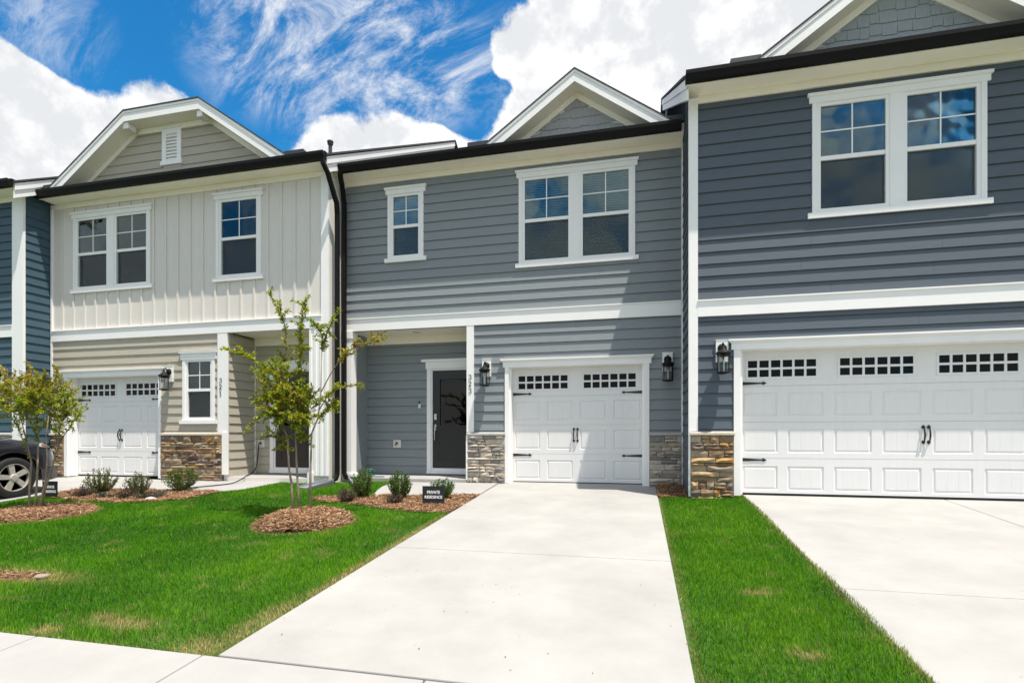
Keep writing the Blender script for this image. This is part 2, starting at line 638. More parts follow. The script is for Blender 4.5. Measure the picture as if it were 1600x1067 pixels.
def stone_meshes(mt):
    if mt not in _stone:
        L = []
        for i in range(10):
            r = random.Random(100 + i)
            b = MB()
            nx, nz = 4, 3
            idx = {}
            for zi in range(nz):
                for xi in range(nx):
                    edge = xi in (0, nx - 1) or zi in (0, nz - 1)
                    x = -.5 + xi / (nx - 1) + (r.uniform(-.06, .06) if 0 < xi < nx - 1 else r.uniform(-.012, .012))
                    zz = -.5 + zi / (nz - 1) + (r.uniform(-.12, .12) if 0 < zi < nz - 1 else r.uniform(-.06, .06))
                    y = -1 + (r.uniform(.15, .55) if edge else r.uniform(-.25, .3))
                    idx[xi, zi] = len(b.v)
                    b.v.append((x, y, zz))
            ring = [(x, 0) for x in range(nx)] + [(nx - 1, z) for z in range(1, nz)] + [(x, nz - 1) for x in range(nx - 2, -1, -1)] + [(0, z) for z in range(nz - 2, 0, -1)]
            for zi in range(nz - 1):
                for xi in range(nx - 1):
                    b.f.append((idx[xi, zi], idx[xi + 1, zi], idx[xi + 1, zi + 1], idx[xi, zi + 1]))
            back = []
            for k in ring:
                p = b.v[idx[k]]
                back.append(len(b.v))
                b.v.append((p[0] * .99, 0.1, p[2] * .99))
            for i2 in range(len(ring)):
                j = (i2 + 1) % len(ring)
                b.f.append((idx[ring[i2]], back[i2], back[j], idx[ring[j]]))
            L.append(b.mesh('stone', mt, center=False)[0])
        _stone[mt] = L
    return _stone[mt]


def stones(parent, mt, D, x0, x1, z0, z1):
    z = z0
    rows = []
    while z < z1 - 0.03:
        h = random.choice([0.045, 0.055, 0.065, 0.08, 0.095, 0.105])
        if z1 - z - h < 0.04: h = z1 - z
        rows.append((z, h))
        z += h
    for z, h in rows:
        x = x0
        while x < x1 - 0.005:
            w = random.uniform(0.10, 0.42) if h < .09 else random.uniform(0.09, 0.26)
            if x1 - x - w < 0.07: w = x1 - x
            parts = [(z, h)]
            if h > .09 and random.random() < .3:
                parts = [(z, h * .5), (z + h * .5, h * .5)]
            for zz, hh in parts:
                o = put('stone', random.choice(stone_meshes(mt)), (x + w / 2, D - 0.02, zz + hh / 2), parent)
                o.scale = (w - 0.008, random.uniform(.028, .058), hh - 0.009)
            x += w


def text_mesh(txt, size, mt, extrude=0.002, align='CENTER'):
    c = bpy.data.curves.new('lettering', 'FONT')
    c.body = txt
    c.size = size
    c.extrude = extrude
    c.align_x = align
    c.offset = size * 0.028
    o = bpy.data.objects.new('lettering_source', c)
    COL.objects.link(o)
    dg = bpy.context.evaluated_depsgraph_get()
    me = bpy.data.meshes.new_from_object(o.evaluated_get(dg))
    bpy.data.objects.remove(o)
    bpy.data.curves.remove(c)
    me.materials.clear()
    me.materials.append(MAT[mt])
    return me


def stroke(mb, pts, y, wmin=.004, wmax=.0095, depth=.006):
    """a serif-style digit stroke: ribbon whose width swells with the vertical direction"""
    P = [Vector((p[0], 0, p[1])) for p in pts]
    L, R = [], []
    for i, p in enumerate(P):
        t = (P[min(i + 1, len(P) - 1)] - P[max(i - 1, 0)]).normalized()
        n = Vector((-t.z, 0, t.x))
        w = (wmin + (wmax - wmin) * abs(t.z) ** 1.5) / 2
        L.append(p + n * w)
        R.append(p - n * w)
    n = len(P)
    vs = [(p.x, y, p.z) for p in L] + [(p.x, y, p.z) for p in R] + [(p.x, y + depth, p.z) for p in L] + [(p.x, y + depth, p.z) for p in R]
    fs = []
    for i in range(n - 1):
        fs += [(i, n + i, n + i + 1, i + 1), (2 * n + i, 2 * n + i + 1, 3 * n + i + 1, 3 * n + i), (i, i + 1, 2 * n + i + 1, 2 * n + i), (n + i, 3 * n + i, 3 * n + i + 1, n + i + 1)]
    mb.add(vs, fs)


def arc(cx, cz, rx, rz, t0, t1, n=12):
    return [(cx + rx * math.cos(rad(t0 + (t1 - t0) * i / n)), cz + rz * math.sin(rad(t0 + (t1 - t0) * i / n))) for i in range(n + 1)]


def digit(ch, cx, z0, h, y, parent):
    mb = MB()
    s = h
    if ch == '3':
        stroke(mb, [(cx + a * s, z0 + b * s) for a, b in arc(0, .76, .24, .22, 160, -80)], y)
        stroke(mb, [(cx + a * s, z0 + b * s) for a, b in arc(0, .27, .28, .27, 88, -165)], y - .0006)
    elif ch == '2':
        pts = arc(0, .74, .25, .24, 170, -20) + [(.10, .45), (-.12, .2), (-.27, .03)]
        stroke(mb, [(cx + a * s, z0 + b * s) for a, b in pts], y)
        mb.box(cx - .29 * s, cx + .28 * s, y - .0006, y + .006, z0, z0 + .12 * s)
    elif ch == '1':
        mb.box(cx - .06 * s, cx + .07 * s, y, y + .006, z0 + .04 * s, z0 + .98 * s)
        mb.box(cx - .2 * s, cx + .2 * s, y - .0006, y + .006, z0, z0 + .06 * s)
        stroke(mb, [(cx - .2 * s, z0 + .8 * s), (cx - .08 * s, z0 + .86 * s), (cx, z0 + .96 * s)], y - .0004, .006, .012)
    return mb.build('house_number_digit', 'black_iron', parent)


# ------------------------------------------------------------------ ground geometry
SL, Y0 = 0.0714, 9.55


def zg(y):
    if y > Y0: return 0.0
    if y < 1.25: return -SL * (Y0 - 1.25)
    return -SL * (Y0 - y)


def zr(y):
    """the wide driveway climbs to a garage floor that lies level with the others"""
    if y > 8.42: return -.018
    if y < 2.6: return zg(y)
    return -.018 + (zg(2.6) + .018) * (8.42 - y) / (8.42 - 2.6)


def zs(x, y):
    """soil height: blends from one driveway's slope to the other's"""
    t = min(1.0, max(0.0, (x - .3) / 1.2))
    return zg(y) + (zr(y) - zg(y)) * t * t * (3 - 2 * t) if y < 9.6 else zg(y)


def slab(name, mt, poly, parent, top=0.0, thick=0.14, bevel=0.008, zfun=zg):
    n = len(poly)
    mb = MB()
    mb.v = [(x, y, zfun(y) + top) for x, y in poly] + [(x, y, zfun(y) + top - thick) for x, y in poly]
    mb.f = [tuple(range(n)), tuple(range(2 * n - 1, n - 1, -1))] + [(i, i + n, (i + 1) % n + n, (i + 1) % n) for i in range(n)]
    return mb.build(name, mt, parent, bevel=bevel)


def rectp(x0, x1, y0, y1):
    return [(x0, y0), (x1, y0), (x1, y1), (x0, y1)]


B('ground', 'ground', None, -260, 260, -260, 260, -1.4, -0.90)['kind'] = 'structure'
B('street', 'asphalt', None, -120, 120, -9.0, 0.55, -0.9, -0.76)['kind'] = 'structure'
kb = empty('kerb', (0, 0.62, -0.9)); tag(kb, kind='structure')
for i in range(16):
    B('kerb_stone', 'concrete_walk', kb, -24 + i * 3.0, -24 + i * 3.0 + 2.99, 0.555, 0.72, -0.9, -0.60, 0.012)

gx, gy = np.concatenate([np.linspace(-45, -14, 12), np.linspace(-13, 8, 106), np.linspace(9, 30, 8)]), np.concatenate([np.linspace(0.73, 9.6, 46), [40.0]])
vv = []
for y in gy:
    for x in gx:
        vv.append((x, y, zs(x, y) - 0.032 + 0.006 * math.sin(3.1 * x + 1.7 * y) * (y < 9.3)))
ff = []
nx = len(gx)
for j in range(len(gy) - 1):
    for i in range(nx - 1):
        ff.append((j * nx + i, j * nx + i + 1, (j + 1) * nx + i + 1, (j + 1) * nx + i))
tag(put('soil', np_mesh('soil', vv, ff, 'thatch', smooth=True), (0, 0, 0)), kind='structure')

dv = empty('driveway', (-1.1, 6, zg(6))); tag(dv, kind='structure')
slab('concrete_slab', 'concrete', rectp(-2.52, 0.30, 5.212, 9.80), dv)
slab('concrete_slab', 'concrete', rectp(-2.52, 0.30, 2.775, 5.200), dv)
d2 = empty('driveway', (4, 6, zg(6))); tag(d2, kind='structure')
for xa, xb in ((1.525, 4.146), (4.154, 6.5)):
    slab('concrete_slab', 'concrete', rectp(xa, xb, 4.654, 8.60), d2, zfun=zr, thick=.16)
    slab('concrete_slab', 'concrete', rectp(xa, xb, 1.30, 4.646), d2, zfun=zr, thick=.16)
d3 = empty('driveway', (-11, 6, zg(6))); tag(d3, kind='structure')
slab('concrete_slab', 'concrete', rectp(-12.35, -10.22, 5.10, 9.28), d3)
slab('concrete_slab', 'concrete', rectp(-12.35, -10.22, 2.775, 5.092), d3)
sw = empty('sidewalk', (-2, 2, zg(2))); tag(sw, kind='structure')
xs_ = [-13.28, -11.95, -10.62, -9.28, -7.95, -6.62, -5.28, -3.95, -2.615, -1.15, 0.31, 1.51]
for xa, xb in zip(xs_, xs_[1:]):
    slab('concrete_slab', 'concrete_walk', rectp(xa + .005, xb - .005, 1.30, 2.755), sw)
wm = empty('walkway', (-3.4, 8.8, zg(8.8))); tag(wm, kind='structure')
slab('concrete_slab', 'concrete_walk', [(-4.20, 8.02), (-3.3, 8.20), (-2.535, 8.38), (-2.535, 9.50), (-3.0, 9.50), (-4.42, 9.42), (-4.54, 9.18), (-4.53, 8.85), (-4.43, 8.48), (-4.33, 8.2)], wm, top=-0.004)
w2 = empty('walkway', (-8.2, 8.5, zg(8.5))); tag(w2, kind='structure')
slab('concrete_slab', 'concrete_walk', [(-10.21, 7.76), (-9.0, 8.05), (-8.1, 7.97), (-7.25, 8.02), (-6.98, 8.25), (-6.86, 8.85), (-6.78, 9.3), (-6.2, 9.3), (-6.2, 9.75), (-8.0, 9.75), (-8.0, 9.06), (-10.21, 9.06)], w2, top=-0.004)

# ------------------------------------------------------------------ houses
EAVE_O, ZSOF, ZROOF, PITCH, YRIDGE = 0.32, 5.93, 6.08, 0.575, 15.8


def roof_z(D, y):
    return ZROOF + PITCH * (y - (D - EAVE_O))


def shell(house, D, x0, x1, holes, front_mat):
    """the house's closed body: front sheet with openings, party walls up to the roof, rear wall"""
    w = MB()
    for (a, b, s0, s1) in cut((x0, x1, -0.25, 5.95), holes):
        w.box(a, b, D, D + 0.12, s0, s1)
    yb = 2 * YRIDGE - (D - EAVE_O) - EAVE_O
    zr = roof_z(D, YRIDGE) - 0.16
    zt = roof_z(D, D) - 0.16
    for xa, xb in ((x0, x0 + .1), (x1 - .1, x1)):
        w.prism([(D + 0.121, -0.25), (D + 0.121, 5.94), (YRIDGE, zr), (yb, 5.94), (yb, -0.25)], 'x', xa, xb)
    w.box(x0 + .101, x1 - .101, yb - .1, yb, -0.25, 5.94)
    w.box(x0 + .101, x1 - .101, D + .13, yb - .11, 5.70, 5.78)
    o = w.build('wall', front_mat, house)
    return o


def roof(house, D, x0, x1, rake_l, rake_r, s0=None, s1=None):
    """main roof with gutter, fascia, soffit; rake boards where a side stands proud of the next house"""
    yb = 2 * YRIDGE - (D - EAVE_O)
    ye = D - EAVE_O
    zr = roof_z(D, YRIDGE)
    r = MB().prism([(ye - .03, ZROOF - .02), (YRIDGE, zr - .0), (yb + .03, ZROOF - .02), (yb + .03, ZROOF - .06), (YRIDGE, zr - .045), (ye - .03, ZROOF - .06)], 'x', x0 - (.02 if rake_l else 0), x1 + (.02 if rake_r else 0))
    ro = r.build('roof', 'roof_shingle', house)
    for flag, xs, sgn in ((rake_l, x0, 1), (rake_r, x1, -1)):
        if flag:
            for k, (h0, h1, dx) in enumerate(((.065, .20, 0.0), (.203, .36, .022))):
                xa = xs + sgn * dx
                xb = xs + sgn * (dx + .03)
                MB().prism([(ye + .0, ZROOF - h0), (YRIDGE, zr - h0), (YRIDGE, zr - h1), (ye + .0, ZROOF - h1)], 'x', min(xa, xb), max(xa, xb)).build('rake_board', 'trim_white', ro)
            # sloping soffit under the rake overhang
            wall_x = xs + sgn * .20
            MB().prism([(ye + .02, ZROOF - .35), (YRIDGE, zr - .35), (YRIDGE, zr - .358), (ye + .02, ZROOF - .358)], 'x', min(xs + sgn * .055, wall_x), max(xs + sgn * .055, wall_x)).build('rake_soffit', 'soffit_white', ro)
    ea = MB()
    s0 = x0 + .03 if s0 is None else s0
    s1 = x1 - .03 if s1 is None else s1
    ea.box(s0, s1, ye, D - .001, ZSOF, ZSOF + .014)
    ea.box(s0, s1, ye - .022, ye - .001, ZSOF - .012, ZSOF + .13)
    eo = ea.build('soffit', 'soffit_white', house)
    g = MB()
    yo = ye - .024
    prof = [(yo, ZSOF + .135), (yo, ZSOF - .005), (yo - .075, ZSOF - .005), (yo - .092, ZSOF + .035), (yo - .118, ZSOF + .085), (yo - .122, ZSOF + .135), (yo - .112, ZSOF + .135), (yo - .108, ZSOF + .09), (yo - .085, ZSOF + .04), (yo - .07, ZSOF + .006), (yo - .01, ZSOF + .006), (yo - .01, ZSOF + .135)]
    g.prism(prof, 'x', x0 + .002, x1 - .002)
    for xe in (x0 + .004, x1 - .012):
        g.prism([prof[i] for i in (0, 1, 2, 3, 4, 5)], 'x', xe, xe + .006)
    # drip edge and shingle starter over the gutter
    g.box(x0 + .01, x1 - .01, ye - .06, ye + .1, ZROOF - .005, ZROOF + .012)
    go = g.build('gutter', 'gutter_brown', house)
    return ro


def add_frieze(house, D, x0, x1):
    B('frieze_board', 'soffit_white', house, x0, x1, D - .034, D - .001, 5.82, ZSOF - .001)


_pane = {}


def unit_box(name, mt):
    k = (name, mt)
    if k not in _pane:
        _pane[k] = MB().box(-.5, .5, -.5, .5, -.5, .5).mesh(name, mt, center=False)[0]
    return _pane[k]


def UB(name, mt, parent, x0, x1, y0, y1, z0, z1):
    o = put(name, unit_box(name, mt), ((x0 + x1) / 2, (y0 + y1) / 2, (z0 + z1) / 2), parent)
    o.scale = (x1 - x0, y1 - y0, z1 - z0)
    return o


def window(house, D, x0, x1, z0, z1, units=1, blind=False, head=.13, sash='vinyl_white'):
    a, b = x0 + .06, x1 - .06          # outer edges of the side casing
    ga, gb = x0 + .125, x1 - .125      # inner edges of the casing
    w = empty('window', ((x0 + x1) / 2, D, z0), house)
    B('casing', 'trim_white', w, a, ga, D - .034, D + .10, z0 + .075, z1 - head)
    B('casing', 'trim_white', w, gb, b, D - .034, D + .10, z0 + .075, z1 - head)
    uw = (gb - ga - (units - 1) * .165) / units
    spans = [(ga + i * (uw + .165), ga + i * (uw + .165) + uw) for i in range(units)]
    for i in range(units - 1):
        B('mullion', 'trim_white', w, spans[i][1], spans[i + 1][0], D - .032, D + .10, z0 + .075, z1 - head)
    h = MB()
    h.box(x0 + .02, x1 - .02, D - .042, D + .10, z1 - head, z1 - .04)
    h.box(x0, x1, D - .066, D - .001, z1 - .04, z1 - .004)
    h.box(x0 - .004, x1 + .004, D - .070, D - .001, z1 - .004, z1)
    h.build('window_head', 'trim_white', w)
    MB().box(x0, x1, D - .055, D + .10, z0, z0 + .075).build('window_sill', 'trim_white', w)
    for (ua, ub) in spans:
        zb, zt = z0 + .075, z1 - head
        f = MB()
        fw = .047
        f.box(ua, ua + fw, D - .020, D + .09, zb, zt)
        f.box(ub - fw, ub, D - .020, D + .09, zb, zt)
        f.box(ua + fw, ub - fw, D - .020, D + .09, zt - fw, zt)
        f.box(ua + fw, ub - fw, D - .020, D + .09, zb, zb + fw + .012)
        zm = (zb + zt) / 2
        f.box(ua + fw, ub - fw, D - .008, D + .03, zm - .032, zm + .026)
        f.build('frame', sash, w)
        pa, pb, qa, qb = ua + fw, ub - fw, zb + fw + .012, zt - fw
        mu = MB()
        xm, zc = (pa + pb) / 2, (zm + .026 + qb) / 2
        mu.box(xm - .009, xm + .009, D + .004, D + .016, zm + .026, qb)
        mu.box(pa, xm - .009, D + .0045, D + .0155, zc - .009, zc + .009)
        mu.box(xm + .009, pb, D + .0045, D + .0155, zc - .009, zc + .009)
        mu.build('muntin', sash, w)
        for (sx0, sx1) in ((pa, xm - .009), (xm + .009, pb)):
            for (sz0, sz1) in ((zm + .026, zc - .009), (zc + .009, qb)):
                UB('pane', 'window_glass', w, sx0, sx1, D + .008, D + .012, sz0, sz1)
        UB('pane', 'window_glass', w, pa, pb, D + .035, D + .039, qa, zm - .032)
        UB('insect_screen', 'screen_mesh', w, pa, pb, D + .012, D + .0135, qa, zm - .032)
        if blind:
            bl = MB()
            z = qa + .01
            while z < qb:
                bl.add([(pa, D + .060, z), (pb, D + .060, z), (pb, D + .074, z + .035), (pa, D + .074, z + .035)], [(0, 1, 2, 3)])
                z += .042
            for xx in (pa + .1, pb - .1):
                bl.box(xx - .002, xx + .002, D + .056, D + .059, qa, qb)
            bo = bl.build('blind', 'blind_white', w)
            bo['kind'] = 'stuff'
    return (x0 + .09, x1 - .09, z0 + .04, z1 - .08)


def win_hole(x0, x1, z0, z1):
    return (x0 + .085, x1 - .085, z0 + .04, z1 - .06)


_panel = {}


def panel_mesh(w, h):
    """embossed garage panel: groove, then a raised field with faint upright boards"""
    k = (round(w, 3), round(h, 3))
    if k in _panel:
        return _panel[k]
    b = MB()

    def ring(i, y):
        return [(-w / 2 + i, y, -h / 2 + i), (w / 2 - i, y, -h / 2 + i), (w / 2 - i, y, h / 2 - i), (-w / 2 + i, y, h / 2 - i)]
    R = [ring(0, 0), ring(.014, .013), ring(.020, .013), ring(.040, .002)]
    for r in R: b.v += r
    for i in range(3):
        for j in range(4):
            b.f.append((i * 4 + j, i * 4 + (j + 1) % 4, (i + 1) * 4 + (j + 1) % 4, (i + 1) * 4 + j))
    # field split in upright boards by fine grooves
    x0, x1, z0, z1 = -w / 2 + .04, w / 2 - .04, -h / 2 + .04, h / 2 - .04
    n = 3
    for i in range(n):
        xa, xb = x0 + (x1 - x0) * i / n, x0 + (x1 - x0) * (i + 1) / n
        g0 = .004 if i else 0
        g1 = .004 if i < n - 1 else 0
        b.add([(xa + g0, .002, z0), (xb - g1, .002, z0), (xb - g1, .002, z1), (xa + g0, .002, z1)], [(0, 1, 2, 3)])
        if i:
            b.add([(xa - .004, .002, z0), (xa, .004, z0), (xa, .004, z1), (xa - .004, .002, z1), (xa + .004, .002, z0), (xa + .004, .002, z1)], [(0, 1, 2, 3), (1, 4, 5, 2)])
    _panel[k] = b.mesh('panel', 'garage_white', center=False)[0]
    return _panel[k]


def strap(parent, x, z, D, s):
    """black strap hinge with a spear tip; s = +1 points right"""
    L = .385
    poly = [(0, -.026), (.30 * L, -.021), (.80 * L, -.010), (.835 * L, -.010), (.87 * L, -.026), (.90 * L, -.022), (L, 0), (.90 * L, .022), (.87 * L, .026), (.835 * L, .010), (.80 * L, .010), (.30 * L, .021), (0, .026)]
    pts = [(x + s * px, z + pz) for px, pz in poly]
    return MB().prism(pts, 'y', D - .010, D - .001).build('strap_hinge', 'black_iron', parent)


def pull(parent, x, z0, z1, D):
    zc, L = (z0 + z1) / 2, z1 - z0
    mb = MB()
    for zz, s in ((z0, -1), (z1, 1)):
        poly = [(x - .012, zz - s * .055), (x - .026, zz - s * .03), (x, zz), (x + .026, zz - s * .03), (x + .012, zz - s * .055)]
        mb.prism(poly, 'y', D - .008, D - .001)
    pts = [(x, D - .006, z0 + .04), (x, D - .035, z0 + .055), (x, D - .052, zc), (x, D - .035, z1 - .055), (x, D - .006, z1 - .04)]
    mb.tube(pts, [.008, .010, .013, .010, .008], 8)
    return mb.build('pull_handle', 'black_iron', parent, smooth=False)


def garage(house, D, x0, x1, ztop, groups, hx0, hx1, lites):
    """sectional carriage door. x0..x1 = opening, hx = header ends, lites = (first group x, pitch)"""
    Dd = D + .18
    g = empty('garage_door', ((x0 + x1) / 2, Dd, 0), house)
    rows = [0.016, 0.535, 1.072, 1.608, 2.150]
    npan = groups * 2
    pitch = lites[1] / 2
    px0 = lites[0] - .075
    pw, ph = .485, .355
    for r in range(4):
        z0, z1 = rows[r], rows[r + 1] - .006
        holes = []
        if r < 3:
            zc = {0: .240, 1: .795, 2: 1.335}[r]
            for i in range(npan):
                xa = px0 + i * pitch
                holes.append((xa, xa + pw, zc - ph / 2, zc + ph / 2))
                o = put('panel', panel_mesh(pw, ph), (xa + pw / 2, Dd, zc), g)
        else:
            for k in range(groups):
                xa = lites[0] + k * lites[1] - .03
                holes.append((xa, xa + .985, 1.710, 2.015))
        s = MB()
        for (a, b, c, d) in cut((x0 - .01, x1 + .01, z0, z1), holes):
            s.box(a, b, Dd, Dd + .04, c, d)
        # tongue behind the joint
        s.box(x0 - .01, x1 + .01, Dd + .008, Dd + .03, z1, z1 + .007)
        s.build('section', 'garage_white', g)
    for k in range(groups):
        xa = lites[0] + k * lites[1]
        f = MB()
        cells = []
        cw = (.925 - 5 * .030) / 6
        ch_ = (.245 - .032) / 2
        for i in range(6):
            for j in range(2):
                cx0 = xa + i * (cw + .030)
                cz0 = 1.740 + j * (ch_ + .032)
                cells.append((cx0, cx0 + cw, cz0, cz0 + ch_))
        for (a, b, c, d) in cut((xa - .03, xa + .955, 1.710, 2.015), cells):
            f.box(a, b, Dd - .010, Dd + .03, c, d)
        f.build('window_grille', 'garage_white', g)
        for c in cells:
            UB('pane', 'garage_glass', g, c[0] - .004, c[1] + .004, Dd + .004, Dd + .010, c[2] - .004, c[3] + .004)
    for z in (1.648, .508):
        strap(g, x0 + .012, z, Dd, 1)
        strap(g, x1 - .012, z, Dd, -1)
    xm = lites[0] + (groups * lites[1]) / 2 - (lites[1] - .925) / 2
    pull(g, xm - .033, .745, 1.02, Dd)
    pull(g, xm + .033, .745, 1.02, Dd)
    UB('bottom_seal', 'black_iron', g, x0, x1, Dd + .002, Dd + .035, -.005, .0155)
    # casing
    zf = -.012
    cs = empty('garage_surround', ((x0 + x1) / 2, D, 0), house)
    B('jamb', 'trim_white', cs, hx0 + .08, x0, D - .036, D + .225, zf, ztop)
    B('jamb', 'trim_white', cs, x1, hx1 - .08, D - .036, D + .225, zf, ztop)
    B('stop_strip', 'trim_white', cs, x0, x0 + .035, D + .02, D + .176, zf, ztop)
    B('stop_strip', 'trim_white', cs, x1 - .035, x1, D + .02, D + .176, zf, ztop)
    h = MB()
    h.box(hx0 + .045, hx1 - .045, D - .042, D + .225, ztop, ztop + .10)
    h.box(hx0 + .02, hx1 - .02, D - .062, D - .001, ztop + .10, ztop + .125)
    h.box(hx0, hx1, D - .085, D - .001, ztop + .125, ztop + .15)
    h.build('garage_header', 'trim_white', cs)


def belt(house, D, x0, x1, z0, z1):
    b = MB().box(x0, x1, D - .042, D + .0, z0, z1 - .02)
    b.box(x0, x1, D - .060, D - .001, z1 - .02, z1)
    b.build('belt_board', 'trim_white', house)


def stone_base(house, D, x0, x1, mt, cap, z0=-.10, z1=.872):
    v = MB().box(x0, x1, D - .03, D - .001, z0, z1).build('stone_veneer', 'mortar', house)
    stones(v, mt, D - .012, x0, x1, z0, z1)
    c = MB()
    c.prism([(D - .001, .872), (D - .075, .872), (D - .088, .885), (D - .085, .915), (D - .001, .935)], 'x', x0 - .012, x1 + .012)
    c.build('stone_cap', cap, v)


def gable(house, D, cx, half, mt, z_apex=None, flat=None, slope=.69, bh=.19):
    """front gable standing on the eave: rake boards, soffit, face cladding, its own little roof"""
    zf = 6.09
    yf = D - .36
    yw = D - .03
    zap = zf + half * slope
    top = zap if flat is None else flat
    kn = 0 if flat is None else (zap - flat) / slope       # half width of the flat top
    outer = [(-half, zf)] + ([(0, zap)] if flat is None else [(-kn, top), (kn, top)]) + [(half, zf)]
    hi = half - bh / slope
    ki = kn if flat is None else max(kn - 0.0, 0)
    zin = zap - bh
    kin = 0 if flat is None else (zin - (top - bh)) / slope
    inner = [(-hi, zf)] + ([(0, zin)] if flat is None else [(-kin, top - bh), (kin, top - bh)]) + [(hi, zf)]
    # face wall
    wp = [(cx - half + .25, zf - .05)] + [(cx + a, b - .03) for a, b in inner] + [(cx + half - .25, zf - .05)]
    face = MB().prism([(cx + a, b) for a, b in ([(-hi, zf - .1)] + inner + [(hi, zf - .1)])], 'y', yw, yw + .05).build('gable', 'trim_white', house)
    n = len(outer)
    for i in range(n - 1):
        o0, o1, i0, i1 = outer[i], outer[i + 1], inner[i], inner[i + 1]
        MB().prism([(cx + o0[0], o0[1]), (cx + o1[0], o1[1]), (cx + i1[0], i1[1]), (cx + i0[0], i0[1])], 'y', yf, yf + .03).build('rake_board', 'trim_white', face)
        # thin drip board along the top edge
        MB().prism([(cx + o0[0] * 1.012, o0[1] + .012), (cx + o1[0] * 1.012, o1[1] + .012), (cx + o1[0], o1[1] - .03), (cx + o0[0], o0[1] - .03)], 'y', yf - .012, yf - .0005).build('rake_board', 'trim_white', face)
        # soffit slab from rake to face
        MB().prism([(cx + i0[0], i0[1] + .004), (cx + i1[0], i1[1] + .004), (cx + i1[0], i1[1] + .016), (cx + i0[0], i0[1] + .016)], 'y', yf + .031, yw - .001).build('gable_soffit', 'soffit_white', face)
    # frieze band against the soffit
    fb = .115
    hi2 = hi - fb / slope
    zin2 = zin - fb
    in2 = [(-hi2, zf)] + ([(0, zin2)] if flat is None else [(-(zin2 - (top - bh - fb)) / slope, top - bh - fb), ((zin2 - (top - bh - fb)) / slope, top - bh - fb)]) + [(hi2, zf)]
    for i in range(n - 1):
        o0, o1, i0, i1 = inner[i], inner[i + 1], in2[i], in2[i + 1]
        MB().prism([(cx + o0[0], o0[1]), (cx + o1[0], o1[1]), (cx + i1[0], i1[1]), (cx + i0[0], i0[1])], 'y', yw - .034, yw - .001).build('gable_frieze', 'soffit_white', face)
    # roof planes back to the main slope
    def back_y(z):
        return (D - EAVE_O) + (z - ZROOF) / PITCH
    rv, rf = [], []
    for i in range(n - 1):
        a, b = outer[i], outer[i + 1]
        k = 1.012
        if flat is not None and i == 1:
            zr_ = zap
            ys = yf - .02 + (zap - top) / .66
            q = [(cx + a[0], yf - .02, top + .012), (cx + b[0], yf - .02, top + .012), (cx, ys, zap + .012)]
            rv_n = len(rv)
            rv += q + [(p[0], p[1], p[2] + .03) for p in q]
            rf += [(rv_n, rv_n + 1, rv_n + 2), (rv_n + 3, rv_n + 5, rv_n + 4), (rv_n, rv_n + 3, rv_n + 4, rv_n + 1)]
        else:
            if flat is None:
                lo, hi_ = (a, b) if a[1] < b[1] else (b, a)
                q = [(cx + lo[0] * k, yf - .02, lo[1] + .012), (cx + hi_[0], yf - .02, hi_[1] + .012), (cx + hi_[0], back_y(hi_[1]) + .3, hi_[1] + .012), (cx + lo[0] * k, back_y(lo[1]) + .3, lo[1] + .012)]
            else:
                lo, hi_ = (a, b) if a[1] < b[1] else (b, a)
                ys = yf - .02 + (zap - top) / .66
                q = [(cx + lo[0] * k, yf - .02, lo[1] + .012), (cx + hi_[0], yf - .02, hi_[1] + .012), (cx, ys, zap + .012), (cx, back_y(zap) + .3, zap + .012), (cx + lo[0] * k, back_y(lo[1]) + .3, lo[1] + .012)]
            m_ = len(q)
            rv_n = len(rv)
            rv += q + [(p[0], p[1], p[2] + .03) for p in q]
            rf += [tuple(rv_n + j for j in range(m_)), tuple(rv_n + m_ + j for j in reversed(range(m_)))]
            rf += [(rv_n + j, rv_n + (j + 1) % m_, rv_n + m_ + (j + 1) % m_, rv_n + m_ + j) for j in range(m_)]
    rb = MB()
    rb.v, rb.f = rv, rf
    rb.build('gable_roof', 'roof_shingle', face)
    # small dark kick-out pieces of roofing at the gable's feet
    for s in (-1, 1):
        xa = cx + s * (half - .04)
        B('kick_flashing', 'flashing_dark', face, min(xa, xa + s * .40), max(xa, xa + s * .40), D - EAVE_O - .01, D - .02, ZROOF + .03, ZROOF + .135)
    return face, yw, (hi2, zin2, in2)


def half_at(in2, z, flat_top):
    """half width of the cladding at height z"""
    (x0, z0), (x1, z1) = in2[0], in2[1]
    if z >= flat_top: return 0
    t = (z - z0) / (z1 - z0)
    return abs(x0 + (x1 - x0) * t)


def clad_gable_shingle(face, yw, cx, in2, mt):
    z = 6.09
    topz = max(p[1] for p in in2)
    r = 0
    while z < topz - .02:
        h = .165
        hw_lo = half_at(in2, z, topz)
        x = -hw_lo
        x -= random.uniform(0, .12)
        while x < hw_lo:
            w = random.choice([.12, .155, .185, .215, .24])
            drop = random.choice([0, 0, .012, .022, .03])
            a, b = max(x, -hw_lo), min(x + w - .007, hw_lo)
            if b - a > .02:
                zt = min(z + h, topz)
                # clip the top of the shingle under the rake
                def lim(xx):
                    zz = in2[0][1] + (hw_full - abs(xx)) * sl
                    return max(min(zt, zz), z - drop + .004)
                hw_full = abs(in2[0][0])
                sl = (in2[1][1] - in2[0][1]) / max(1e-6, abs(in2[0][0]) - abs(in2[1][0]))
                mids = sorted({a, b, *([0.0] if a < 0 < b else [])})
                poly = [(cx + a, z - drop), (cx + b, z - drop)] + [(cx + q, lim(q)) for q in reversed(mids)]
                if max(p[1] for p in poly) - (z - drop) > .015:
                    mb = MB().prism(poly, 'y', yw - .016, yw - .002)
                    for i, p in enumerate(mb.v):   # taper: thin at the top
                        if p[1] < yw - .01 and p[2] > z + .02:
                            mb.v[i] = (p[0], yw - .005, p[2])
                    mb.build('shingle', mt, face)
            x += w
        z += h
        r += 1


